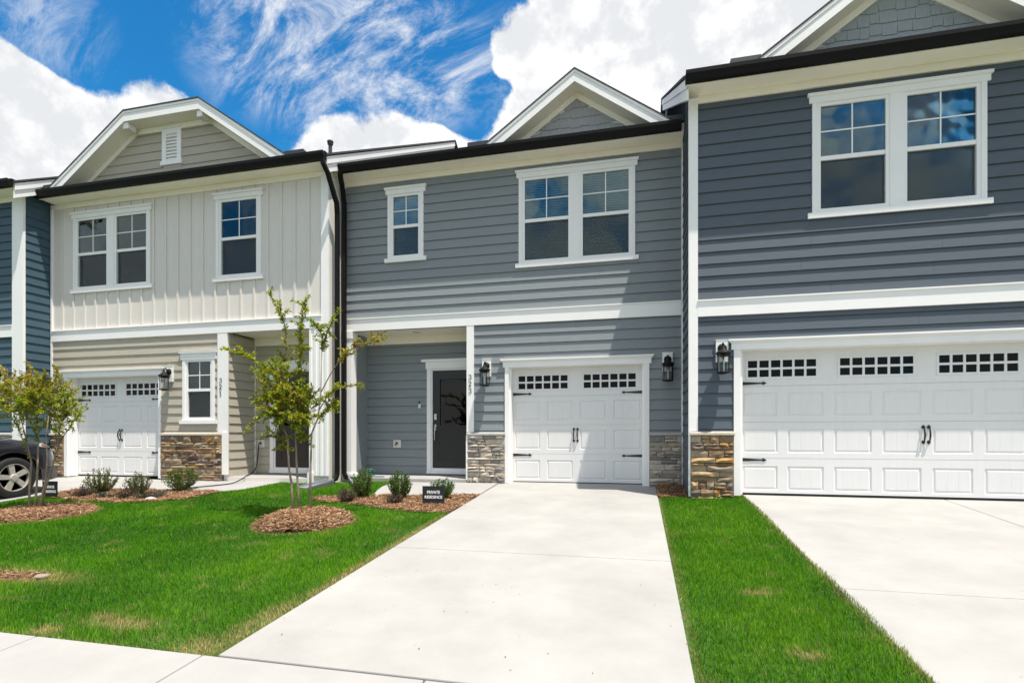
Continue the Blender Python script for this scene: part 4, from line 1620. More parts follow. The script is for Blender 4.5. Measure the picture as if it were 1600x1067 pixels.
flat = lambda x, y: .012 + .012 * np.sin(9 * x) * np.sin(8 * y)
mulch('mulch', ring_m, 4600, lambda x, y: mound_h(x, y, RING_M, .18) + .006 * np.sin(21 * x) * np.sin(17 * y), .05, .14, 'round mulch ring of pale bark strips under the slender young tree', 1.08)
mulch('mulch', ring_l, 3600, lambda x, y: mound_h(x, y, RING_L, .10), .05, .13, 'mulch ring under the bushy young tree near the parked car', 1.05)
mulch('mulch', bed_m, 3400, flat, .03, .09, 'mulch bed of three shrubs beside the single driveway', 1.0)
mulch('mulch', bed_l, 3200, flat, .03, .09, 'mulch bed with shrubs in front of house 321', 1.0)
mulch('mulch', bed_r, 3600, lambda x, y: .02 + .10 * np.exp(-((x - .52) ** 2 / .04 + (y - 9.15) ** 2 / .12)), .03, .08, 'mulch strip between the two garage driveways against the stone', .95)

# ---- bits blown onto the driveway
nb = 34
bx, by = RNG.uniform(-2.45, .25, nb), 2.9 + RNG.exponential(1.3, nb)
by = np.clip(by, 2.9, 9.2)
lc = RNG.random(nb) < .35
bx = np.where(lc, np.where(RNG.random(nb) < .5, -2.5, .27) + RNG.normal(0, .035, nb), bx)
bl_ = RNG.uniform(.005, .018, nb)
ba = RNG.uniform(0, 6.28, nb)
bz = np.array([zg(y) for y in by]) + .004
dx_, dy_ = np.cos(ba) * bl_ / 2, np.sin(ba) * bl_ / 2
wx, wy = -np.sin(ba) * .003, np.cos(ba) * .003
V_ = np.stack([np.stack([bx - dx_ - wx, by - dy_ - wy, bz], 1), np.stack([bx + dx_ - wx, by + dy_ - wy, bz], 1), np.stack([bx + dx_ + wx, by + dy_ + wy, bz + .004], 1), np.stack([bx - dx_ + wx, by - dy_ + wy, bz + .004], 1)], 1).reshape(-1, 3)
tag(put('litter', np_mesh('litter', V_, np.arange(nb * 4).reshape(-1, 4), 'mulch_chip', np.repeat(CHIPC[RNG.integers(0, 7, nb)] * .8, 4, 0)), (0, 0, 0)),
    'tiny scattered bits of bark and dry leaf on the single driveway', 'litter', kind='stuff')

# ---- lawns
lawn_l = [(-10.21, 2.765), (-2.535, 2.765), (-2.535, 6.98), (-2.75, 6.92), (-3.14, 6.95), (-3.6, 7.07), (-4.11, 7.26), (-4.5, 7.35), (-4.88, 7.43), (-5.12, 7.58), (-5.14, 7.75), (-4.9, 7.87), (-4.62, 7.99), (-4.34, 8.02), (-4.44, 8.47), (-4.54, 8.85), (-4.55, 9.18), (-4.44, 9.42), (-4.55, 9.45), (-6.15, 9.02), (-6.78, 9.25), (-6.86, 8.8), (-6.98, 8.22), (-7.19, 8.03), (-7.17, 7.75), (-7.27, 7.28), (-7.55, 6.98), (-8.0, 6.86), (-8.6, 6.83), (-9.2, 6.90), (-9.75, 7.06), (-10.21, 7.18)]
lawn_r = [(.318, 1.3), (1.53, 1.3), (1.545, 2.5), (1.53, 3.4), (1.56, 4.3), (1.535, 5.2), (1.53, 6.0), (1.54, 6.7), (1.548, 7.1), (1.54, 7.5), (1.53, 8.0), (1.51, 8.33), (1.15, 8.39), (.8, 8.45), (.318, 8.49)]
DRY = [(-3.62, 3.07, .24, .075), (-3.86, 3.14, .08, .06), (-4.02, 2.86, .10, .06), (-2.72, 2.86, .16, .12), (-2.60, 3.3, .10, .35), (-5.6, 3.75, .5, .13), (-2.58, 5.6, .05, .9), (.92, 4.5, .10, .05), (.98, 3.5, .08, .05), (-2.58, 4.2, .04, .6)]
RIMS = [RING_M, RING_L]


def vnoise(x, y, s, seed):
    """smooth value noise"""
    r = np.random.default_rng(seed)
    g = r.random((64, 64))
    u, v_ = (x * s) % 63, (y * s) % 63
    i, j = u.astype(int), v_.astype(int)
    fu, fv = u - i, v_ - j
    fu, fv = fu * fu * (3 - 2 * fu), fv * fv * (3 - 2 * fv)
    a = g[i, j] * (1 - fu) + g[(i + 1) % 64, j] * fu
    b = g[i, (j + 1) % 64] * (1 - fu) + g[(i + 1) % 64, (j + 1) % 64] * fu
    return a * (1 - fv) + b * fv


def lawn(name, poly, excl, label, near, far):
    P = np.asarray(poly)
    lo, hi = P.min(0), P.max(0)
    Xs, Ys = [], []
    for y0 in np.arange(lo[1], hi[1], .5):
        dens = far + (near - far) * max(0, min(1, (7.0 - y0) / 4.5))
        n = int(dens * (hi[0] - lo[0]) * .5)
        Xs.append(RNG.uniform(lo[0], hi[0], n)); Ys.append(RNG.uniform(y0, min(y0 + .5, hi[1]), n))
    px, py = np.concatenate(Xs), np.concatenate(Ys)
    k = inside(px, py, poly)
    for e in excl:
        k &= ~inside(px, py, e)
    # only what the lens or a small step aside could see
    zc_ = -px * math.sin(YAW) + py * math.cos(YAW)
    xr_ = px * math.cos(YAW) + py * math.sin(YAW)
    k &= np.abs(xr_) < zc_ * 1.25 + .8
    px, py = px[k], py[k]
    dry = np.zeros(len(px))
    for cx, cy, rx, ry in DRY:
        dd = ((px - cx) / rx) ** 2 + ((py - cy) / ry) ** 2
        dry = np.maximum(dry, np.exp(-dd * .9) * (0.75 + .5 * vnoise(px, py, 9, 5)))
    # paler, browner fringe next to mulch and concrete
    for cx, cy, rx, ry in RIMS:
        dd = np.sqrt(((px - cx) / rx) ** 2 + ((py - cy) / ry) ** 2)
        dry = np.maximum(dry, .75 * np.exp(-((dd - 1.0) / .10) ** 2))
    dry = np.maximum(dry, .16 * np.clip((vnoise(px, py, 5.5, 9) - .74) * 6, 0, 1))
    edge = np.minimum(np.abs(py - 2.765), np.where(px < 0, np.abs(px + 2.535), np.minimum(np.abs(px - .318), np.abs(px - 1.51))))
    dry = np.maximum(dry, .42 * np.exp(-edge / .022))
    keep = RNG.random(len(px)) > dry * .45
    px, py, dry = px[keep], py[keep], np.clip(dry[keep], 0, 1)
    n = len(px)
    lush = vnoise(px, py, 1.1, 3) * .6 + vnoise(px, py, 3.3, 4) * .4
    h = (.026 + .026 * RNG.random(n)) * (.75 + .5 * lush) * (1 - .35 * dry)
    tall = RNG.random(n) < .012
    h = np.where(tall, h * 1.5, h)
    w = RNG.uniform(.0022, .0042, n) * (1 + .10 * np.clip(py - 3, 0, 6))
    az = RNG.uniform(0, 2 * np.pi, n)
    lean = np.abs(RNG.normal(.35, .28, n))
    dirx, diry = np.cos(az), np.sin(az)
    wind = (vnoise(px, py, 2.6, 21) - .5) * 1.2
    z0 = np.array([zs(x, y) for x, y in zip(px, py)]) - .030 + .024 * np.clip((px - 1.36) / .14, 0, 1)
    base = np.stack([px, py, z0], 1)
    side = np.stack([-diry, dirx, np.zeros(n)], 1) * (w / 2)[:, None]
    off = np.stack([dirx * lean + wind * .5, diry * lean + wind * .3, np.ones(n)], 1)
    off /= np.linalg.norm(off, axis=1)[:, None]
    mid = base + off * (h * .55)[:, None]
    off2 = off + np.stack([dirx, diry, np.zeros(n)], 1) * (lean * .8)[:, None]
    off2 /= np.linalg.norm(off2, axis=1)[:, None]
    tip = mid + off2 * (h * .55)[:, None]
    V = np.stack([base - side, base + side, mid + side * .8, mid - side * .8, tip], 1).reshape(-1, 3)
    q = np.arange(n) * 5
    F = np.concatenate([np.stack([q, q + 1, q + 2], 1), np.stack([q, q + 2, q + 3], 1), np.stack([q + 3, q + 2, q + 4], 1)])
    g1, g2, g3 = np.array([.070, .225, .007]), np.array([.145, .320, .012]), np.array([.032, .132, .005])
    t = np.clip(lush + RNG.normal(0, .16, n), 0, 1)[:, None]
    col = np.where(t < .5, g3 + (g1 - g3) * t * 2, g1 + (g2 - g1) * (t * 2 - 1))
    col *= RNG.uniform(.75, 1.25, (n, 1))
    straw = np.array([.56, .37, .17]) * RNG.uniform(.7, 1.15, (n, 1))
    ds = np.clip(dry[:, None] * 1.15 + RNG.normal(0, .2, (n, 1)) * (dry[:, None] > .08), 0, 1)
    few = (RNG.random((n, 1)) < .007)
    ds = np.where(few, .7, ds)
    col = col * (1 - ds) + straw * ds
    C = np.repeat(col, 5, 0)
    me = np_mesh(name, V, F, 'grass_blade', C)
    o = put(name, me, (0, 0, 0))
    tag(o, label, 'lawn', kind='stuff')


ring_in = lambda R: ring_poly(R[0], R[1], R[2] * .97, R[3] * .97, 3 if R is RING_M else 4)
lawn('grass', lawn_l, [ring_in(RING_M), ring_in(RING_L), bare], 'broad green lawn with straw-coloured dry spots beside the sidewalk', 12500, 6500)
lawn('grass', lawn_r, [], 'narrow green grass strip between the two garage driveways', 14500, 8000)
bs_ = []
mulch('bare_soil', bare, 1500, lambda x, y: .004 + 0 * x, .02, .06, 'bare reddish brown soil patch in the lawn around a small valve lid', .85, 'dirt_red')
tag(MB().lathe([(.0, .010), (.045, .009), (.056, .004), (.058, -.02)], 16, (-5.33, 3.76, zg(3.76) - .005)).build('valve_lid', 'lid_tan', None, smooth=True), 'small pale round valve lid in the bare lawn patch', 'valve lid')


# ---- leaves
def leaf_array(pos, dirs, size, cols, fold=.35, wid=.42):
    n = len(pos)
    d = dirs / np.linalg.norm(dirs, axis=1)[:, None]
    r = RNG.normal(0, 1, (n, 3)); r[:, 2] *= .45
    s = np.cross(d, np.array([0, 0, 1.0]) + r * .55)
    s /= np.linalg.norm(s, axis=1)[:, None] + 1e-9
    u = np.cross(s, d)
    L = size[:, None]
    b = pos
    m = pos + d * L * .45
    t = pos + d * L + u * -.12 * L
    l = m + s * L * wid / 2 + u * L * wid * fold * .5
    rr = m - s * L * wid / 2 + u * L * wid * fold * .5
    V = np.stack([b, l, t, rr, m - u * .0], 1)
    q = np.arange(n) * 5
    F = np.concatenate([np.stack([q, q + 4, q + 2, q + 1], 1), np.stack([q, q + 3, q + 2, q + 4], 1)])
    return V.reshape(-1, 3), F, np.repeat(cols, 5, 0)


def polyline_samples(pts, step):
    out = []
    for a, b in zip(pts, pts[1:]):
        L = (b - a).length
        n = max(1, int(L / step))
        for i in range(n):
            out.append((a + (b - a) * (i / n), (b - a).normalized()))
    return out


GREENS = np.array([(.28, .36, .022), (.38, .42, .028), (.19, .28, .020), (.46, .45, .035), (.14, .22, .020)])
WARM = np.array([(.42, .28, .025), (.42, .19, .035), (.38, .33, .035), (.30, .15, .04)])


def tree(label, y, trunks, branches, r0, warm_fun, leaf=(.026, .05), dens=85, twig_n=1.0, extra=None, seed=5):
    rnd = random.Random(seed)
    base = [at(*t[0][:2], y) for t in trunks]
    root = empty('tree', sum(base, Vector()) / len(base))
    tag(root, label, 'tree', 'young crape myrtles on the lawn')
    allp = []
    for t in trunks:
        pts = [at(u, v, y + dy) for u, v, dy in t]
        pts[0].z -= .06
        n = len(pts)
        MB().tube(pts, [r0 * (1 - .72 * i / (n - 1)) * (1.15 if i == 0 else 1) for i in range(n)], 8).build('trunk', 'bark', root, smooth=True)
    tw = MB()
    LP, LD, LS, LC = [], [], [], []

    def leafy(pts, d, warm):
        for p, t in polyline_samples(pts, 1.0 / d):
            for _ in range(rnd.choice([1, 2, 2])):
                q = p + Vector((rnd.gauss(0, .006), rnd.gauss(0, .006), rnd.gauss(0, .006)))
                dr = t * .7 + Vector((rnd.gauss(0, .7), rnd.gauss(0, .7), rnd.gauss(.12, .45)))
                LP.append(q); LD.append(dr)
                LS.append(rnd.uniform(*leaf))
                pal = WARM if rnd.random() < warm else GREENS
                LC.append(pal[rnd.randrange(len(pal))] * rnd.uniform(.75, 1.2))
    for b in branches:
        spec, leaf_from, nt = b[:3]
        pts = [at(u, v, y + dy) for u, v, dy in spec]
        n = len(pts)
        tw.tube(pts, [max(.0022, .008 * (1 - .8 * i / (n - 1))) for i in range(n)], 6)
        k = int(leaf_from * (n - 1))
        warm = warm_fun(pts[-1])
        leafy(pts[k:], dens, warm)
        samples = polyline_samples(pts[max(0, k - 1):], .04)
        for _ in range(int(nt * twig_n)):
            p, t = rnd.choice(samples)
            d = (t * .5 + Vector((rnd.gauss(0, .7), rnd.gauss(0, .7), rnd.gauss(.2, .5)))).normalized()
            L = rnd.uniform(.07, .22)
            q = [p, p + d * L * .5 + Vector((0, 0, .01)), p + d * L + Vector((0, 0, -.01))]
            tw.tube(q, [.003, .0022, .0014], 4)
            leafy(q, dens * .9, warm)
    if extra:
        for (c, ax, m) in extra:
            c = Vector(c)
            for _ in range(m):
                d = Vector((rnd.gauss(0, 1), rnd.gauss(0, 1), rnd.gauss(0, 1))).normalized()
                rr = rnd.random() ** .45
                p = c + Vector((d.x * ax[0], d.y * ax[1], d.z * ax[2])) * rr
                g = (d + Vector((0, 0, .5)) + Vector((rnd.gauss(0, .4), rnd.gauss(0, .4), rnd.gauss(0, .3)))).normalized()
                L = rnd.uniform(.08, .2)
                q = [p, p + g * L * .6, p + g * L]
                tw.tube([p - g * .05, *q], [.0035, .003, .002, .0014], 4)
                leafy(q, dens, warm_fun(q[-1]))
    tw.build('branches', 'twig', root)
    V, F, C = leaf_array(np.array([tuple(p) for p in LP]), np.array([tuple(p) for p in LD]), np.array(LS), np.array(LC))
    o = put('foliage', np_mesh('foliage', V, F, 'leaf', C), (0, 0, 0), root)
    o['kind'] = 'stuff'
    return root


YT = 6.28
tr_m = [
    [(458, 800, -.05), (455, 752, -.04), (452, 735, -.03), (450, 700, -.02), (450, 685, 0), (443, 668, .02), (440, 642, .03), (436, 605, .04)],
    [(468, 803, 0), (465, 752, .02), (463, 715, .03), (462, 690, .05), (461, 660, .07), (455, 620, .09), (449, 585, .1)],
    [(485, 800, .05), (485, 745, .05), (486, 705, .06), (487, 677, .07), (496, 655, .07), (501, 622, .08), (502, 585, .08), (503, 548, .08)]]
br_m = [
    ([(449, 585, .1), (447, 545, .1), (447, 515, .1), (438, 490, .1), (428, 470, .1), (418, 456, .1)], .5, 5),
    ([(455, 620, .09), (465, 590, .05), (470, 550, .03), (470, 515, .02), (473, 488, .02), (477, 468, .02)], .45, 16),
    ([(503, 548, .08), (504, 528, .08), (498, 512, .08), (488, 500, .06)], .2, 6),
    ([(503, 548, .08), (512, 518, .1), (520, 500, .1), (530, 482, .1)], .3, 3),
    ([(502, 612, .08), (516, 585, .1), (531, 562, .12), (546, 548, .13), (566, 538, .14), (586, 533, .15), (603, 527, .16)], .6, 7),
    ([(499, 640, .06), (512, 618, .02), (530, 604, 0), (548, 603, 0), (565, 600, 0)], .3, 6),
    ([(449, 600, .04), (426, 582, 0), (402, 566, -.05), (378, 552, -.08), (350, 545, -.1)], .35, 9),
    ([(441, 640, .03), (425, 605, .12), (410, 585, .15), (392, 575, .18)], .3, 9),
    ([(440, 655, .03), (425, 640, 0), (408, 650, -.05), (390, 664, -.08)], .4, 5),
    ([(450, 690, 0), (436, 684, -.05), (420, 682, -.08), (407, 683, -.1)], .3, 3),
    ([(436, 620, .04), (415, 622, .1), (393, 630, .15)], .3, 6),
    ([(496, 655, .07), (512, 640, .1), (524, 628, .12), (527, 645, .14)], .3, 7),
    ([(461, 665, .07), (472, 640, .14), (482, 622, .2), (488, 605, .22)], .3, 10),
    ([(443, 668, .02), (432, 650, -.1), (436, 635, -.16), (446, 622, -.18)], .3, 10),
    ([(450, 600, .1), (438, 575, .15), (446, 555, .18)], .2, 6),
    ([(487, 677, .07), (470, 690, 0), (466, 672, -.04)], .3, 3),
    ([(450, 690, 0), (440, 702, -.02), (446, 692, -.03)], .3, 2)]


def warm_m(p):
    return .05 + .10 * (abs(p.z - 1.45) < .35) + .5 * (p.x > -3.35) * (p.z > 1.3)


pm = at(455, 628, YT)
tree('slender multi-stem young tree with airy yellow-green leaves in front of the downspouts', YT, tr_m, br_m, .017, warm_m, (.034, .064), 125, 1.9,
     extra=[(tuple(at(455, 635, YT)), (.32, .30, .25), 120), (tuple(at(440, 600, YT)), (.26, .25, .22), 50)], seed=5)

YS = 6.02
tr_l = [
    [(45, 803, -.06), (46, 765, -.05), (49, 722, -.05), (41, 688, -.08), (32, 650, -.1), (24, 612, -.14)],
    [(53, 804, 0), (57, 765, .0), (59, 722, .02), (60, 690, .03), (60, 652, .05), (64, 615, .06)],
    [(62, 804, .05), (70, 765, .05), (82, 728, .06), (91, 692, .08), (95, 655, .1), (100, 615, .12)],
    [(58, 803, .02), (66, 775, .0), (72, 748, -.04), (74, 715, -.08), (72, 680, -.12), (76, 650, -.16)]]
br_l = [
    ([(91, 692, .08), (104, 675, .05), (114, 660, .03), (126, 645, 0)], .5, 3),
    ([(95, 660, .1), (108, 640, .1), (120, 632, .1)], .3, 4),
    ([(49, 722, -.05), (40, 700, -.1), (30, 672, -.12), (20, 655, -.15)], .5, 4),
    ([(60, 690, .03), (52, 668, 0), (44, 652, 0)], .4, 4),
    ([(64, 615, .06), (62, 590, .05), (42, 565, .05)], .3, 5),
    ([(100, 615, .12), (92, 590, .1), (88, 572, .1)], .3, 5)]


def warm_l(p):
    return .06 + .40 * max(0, min(1, (p.z - 1.42) / .3))


tree('bushy multi-stem young tree with rounded olive crown near the parked dark car', YS, tr_l, br_l, .017, warm_l, (.032, .058), 110, 1.4,
     extra=[(tuple(at(58, 625, YS)), (.52, .48, .34), 250), (tuple(at(15, 612, YS)), (.40, .38, .26), 110), (tuple(at(85, 640, YS)), (.30, .3, .26), 55)], seed=9)


def shrub(label, x, y, w, h, cols, n_stem, leaf, name='shrub', group='small shrubs in the mulch beds', open_=.5, seed=1):
    rnd = random.Random(seed)
    z = zg(y) - .02
    root = empty(name, (x, y, z))
    tag(root, label, name, group)
    st = MB()
    LP, LD, LS, LC = [], [], [], []
    for i in range(n_stem):
        az = rnd.uniform(0, 6.283)
        rr = (rnd.random() ** .5)
        tip = Vector((x + math.cos(az) * rr * w / 2, y + math.sin(az) * rr * w / 2, z + h * (1 - .45 * rr ** 2) * rnd.uniform(.72, 1.05)))
        b = Vector((x + rnd.gauss(0, .015), y + rnd.gauss(0, .015), z))
        mid = b.lerp(tip, .5) + Vector((math.cos(az), math.sin(az), 0)) * w * .10
        st.tube([b, mid, tip], [.005, .004, .002], 4)
        for p, t in polyline_samples([b.lerp(mid, open_), mid, tip], .011):
            for _ in range(2):
                LP.append(p + Vector((rnd.gauss(0, .012), rnd.gauss(0, .012), rnd.gauss(0, .010))))
                LD.append(t * .8 + Vector((rnd.gauss(0, .7), rnd.gauss(0, .7), rnd.gauss(.3, .5))))
                LS.append(rnd.uniform(*leaf))
                LC.append(np.array(cols[rnd.randrange(len(cols))]) * rnd.uniform(.7, 1.2))
    st.build('stems', 'twig', root)
    V, F, C = leaf_array(np.array([tuple(p) for p in LP]), np.array([tuple(p) for p in LD]), np.array(LS), np.array(LC), wid=.5)
    o = put('foliage', np_mesh('foliage', V, F, 'leaf', C), (0, 0, 0), root)
    o['kind'] = 'stuff'


GRN = [(.065, .145, .025), (.095, .20, .03), (.05, .11, .02), (.14, .26, .04)]
OLV = [(.10, .145, .04), (.14, .19, .05), (.07, .11, .035), (.20, .25, .08), (.16, .14, .06)]
PUR = [(.07, .045, .045), (.10, .07, .06), (.05, .035, .035), (.12, .10, .07), (.08, .075, .06)]
GGR = [(.06, .085, .07), (.09, .12, .10), (.045, .065, .055)]
shrub('olive shrub with upright branches before the beige garage, nearest the private residence sign', -9.36, 7.55, .56, .47, OLV, 44, (.022, .04), seed=1, open_=.35)
shrub('olive shrub in the middle of the three before house 321', -8.40, 7.45, .46, .43, OLV, 38, (.022, .04), seed=2, open_=.35)
shrub('open vase-shaped green shrub before the brown stone of house 321', -7.98, 7.92, .60, .52, [(.10, .17, .035), (.15, .22, .04), (.07, .12, .03)], 46, (.022, .04), seed=3, open_=.3)
shrub('dense dark green shrub nearest the downspouts of house 323', -4.33, 7.82, .44, .49, GRN, 78, (.020, .034), seed=4, open_=.15)
shrub('dense green shrub in the middle of the bed by house 323', -3.68, 7.80, .40, .48, GRN, 74, (.020, .034), seed=5, open_=.3)
shrub('bright green shrub rising behind the private residence sign by the driveway', -3.00, 7.88, .48, .37, [(.07, .16, .03), (.10, .20, .03), (.05, .11, .02)], 40, (.026, .045), seed=6, open_=.3)
G2 = 'low purple plants in the mulch beds'
shrub('low dull purple plant at the foot of the olive shrub by the beige garage', -9.38, 7.22, .44, .20, PUR, 40, (.018, .03), 'low_plant', G2, .1, 7)
shrub('low dull purple plant below the middle olive shrub of house 321', -8.33, 7.18, .40, .20, PUR, 36, (.018, .03), 'low_plant', G2, .1, 8)
shrub('low purple plant at the end of the bed, before the dark green shrub', -4.40, 7.46, .36, .24, PUR, 46, (.018, .03), 'low_plant', G2, .1, 9)
shrub('low purple plant at the foot of the middle green shrub of house 323', -3.60, 7.46, .28, .18, PUR, 40, (.018, .03), 'low_plant', G2, .1, 10)
shrub('spreading grey-green juniper mat beside the middle olive shrub', -7.98, 7.30, .52, .14, GGR, 40, (.018, .03), 'low_plant', 'grey-green ground plants', .0, 11)
shrub('small grey-green plant on the far side of the middle olive shrub', -8.78, 7.16, .34, .13, GGR, 26, (.018, .03), 'low_plant', 'grey-green ground plants', .0, 12)


def rock(label, x, y, s, seed):
    r = random.Random(seed)
    mb = MB().lathe([(.0, .5), (.35, .46), (.7, .3), (.95, .05), (1, -.2)], 10, (0, 0, 0))
    mb.v = [(p[0] * s * r.uniform(.85, 1.15) * 1.4, p[1] * s * r.uniform(.8, 1.1), p[2] * s * r.uniform(.8, 1.1)) for p in mb.v]
    mb.v = [(p[0] + x, p[1] + y, p[2] + zg(y)) for p in mb.v]
    tag(mb.build('rock', 'rock', None, smooth=True), label, 'rock', 'pale rocks in the mulch beds')


rock('pale flat rock in the mulch before house 321', -7.80, 7.14, .075, 1)
rock('pale rock at the end of the bed by the purple plant', -4.55, 7.62, .06, 2)


# ------------------------------------------------------------------ signs
def sign(label, x, y, rz, w=.335, h=.245):
    z = zg(y)
    t = empty('yard_sign', (x, y, z), None, 0)
    tag(t, label, 'sign', 'private residence yard signs')
    M4 = Matrix.Translation((x, y, z)) @ Matrix.Rotation(rz, 4, 'Z')

    def place(mb, name, mt):
        mb.v = [tuple(M4 @ Vector(p)) for p in mb.v]
        return mb.build(name, mt, t)
    place(MB().box(-w / 2, w / 2, -.003, .003, .02, .02 + h), 'sign_panel', 'sign_black')
    for s in (-1, 1):
        place(MB().tube([(s * w * .32, .006, -.15), (s * w * .32, .006, .10)], .003, 6), 'stake', 'black_iron')
    for txt, zz, sz in (('PRIVATE', .02 + h * .545, .062), ('RESIDENCE', .02 + h * .255, .058)):
        me = text_mesh(txt, sz, 'letter_white', .0006)
        xs = [v.co.x for v in me.vertices]
        k = (w * .80 if txt == 'RESIDENCE' else w * .58) / (max(xs) - min(xs))
        wp = M4 @ Vector((0, -.0042, zz))
        o = put('lettering', me, wp, t)
        o.rotation_euler = (rad(90), 0, rz)
        o.scale = (k, 1.0, 1)


sign('small black PRIVATE RESIDENCE sign in the mulch beside the single driveway', -2.975, 7.46, rad(8))
sign('small black PRIVATE RESIDENCE sign beside the bushy tree and parked car', -9.72, 6.98, rad(6), w=.29, h=.26)


# ------------------------------------------------------------------ splash blocks and hoses
def splash(label, p0, p1, w0, w1):
    p0, p1 = Vector(p0), Vector(p1)
    d = (p1 - p0).to_2d().normalized()
    n = Vector((-d.y, d.x))
    mb = MB()
    h = .07
    A = [p0.to_2d() + n * w0, p0.to_2d() - n * w0, p1.to_2d() - n * w1, p1.to_2d() + n * w1]
    z0, z1 = p0.z + .05, p1.z + .015
    zz = [z0, z0, z1, z1]
    mb.add([(A[i].x, A[i].y, zz[i]) for i in range(4)] + [(A[i].x, A[i].y, zz[i] - .05) for i in range(4)],
           [(0, 1, 2, 3), (7, 6, 5, 4), (0, 4, 5, 1), (1, 5, 6, 2), (2, 6, 7, 3), (3, 7, 4, 0)])
    for s, (i, j) in ((1, (0, 3)), (-1, (1, 2))):
        a, b = A[i], A[j]
        o = n * s * .03
        mb.add([(a.x, a.y, zz[i] + .045), (b.x, b.y, zz[j] + .02), (b.x - o.x, b.y - o.y, zz[j] + .02), (a.x - o.x, a.y - o.y, zz[i] + .045),
                (a.x, a.y, zz[i] - .04), (b.x, b.y, zz[j] - .04), (b.x - o.x, b.y - o.y, zz[j] - .04), (a.x - o.x, a.y - o.y, zz[i] - .04)],
               [(0, 1, 2, 3), (7, 6, 5, 4), (0, 4, 5, 1), (1, 5, 6, 2), (2, 6, 7, 3), (3, 7, 4, 0)])
    tag(mb.build('splash_block', 'splash_grey', None), label, 'splash block', 'splash blocks under the downspouts')


splash('grey splash block fanning onto the grass below the downspout of house 321', (-5.66, 9.0, zg(9.0)), (-5.85, 8.42, zg(8.42)), .09, .16)
splash('grey splash block below the downspout of house 323, near its column', (-5.42, 9.36, zg(9.36)), (-5.05, 8.95, zg(8.95)), .08, .12)


def hose(label, pts, mt, r=.012):
    P = [Vector(p) for p in pts]
    out = []
    for i in range(len(P) - 1):
        p0, p1, p2, p3 = P[max(i - 1, 0)], P[i], P[i + 1], P[min(i + 2, len(P) - 1)]
        for k in range(6):
            t = k / 6
            out.append(0.5 * ((2 * p1) + (-p0 + p2) * t + (2 * p0 - 5 * p1 + 4 * p2 - p3) * t * t + (-p0 + 3 * p1 - 3 * p2 + p3) * t ** 3))
    out.append(P[-1])
    tag(MB().tube(out, r, 6).build('garden_hose', mt, None, smooth=True), label, 'hose')


gz = lambda x, y: (x, y, zg(y) + .012)
hose('thin black hose from the wall tap of house 321 across its walkway', [(-7.83, PL - .10, .655), (-7.84, PL - .11, .45), (-7.87, PL - .13, .2), (-7.9, PL - .25, .065), (-7.7, DL + .15, .066), (-7.6, DL - .1, .02), gz(-7.62, 8.7), gz(-7.9, 8.3), gz(-8.1, 8.05), gz(-8.05, 7.8), gz(-8.3, 7.55)], 'hose_black')
co = []
for i in range(34):
    th = i * .55
    co.append((-5.42 + .13 * math.cos(th) + .002 * i, 9.95 + .12 * math.sin(th), .07 + .0035 * i))
co += [(-5.32, 9.6, .08), (-5.1, 9.52, .07), (-4.8, 9.48, .075)]
hose('coiled green hose in the porch corner behind the white column', co, 'hose_green', .011)

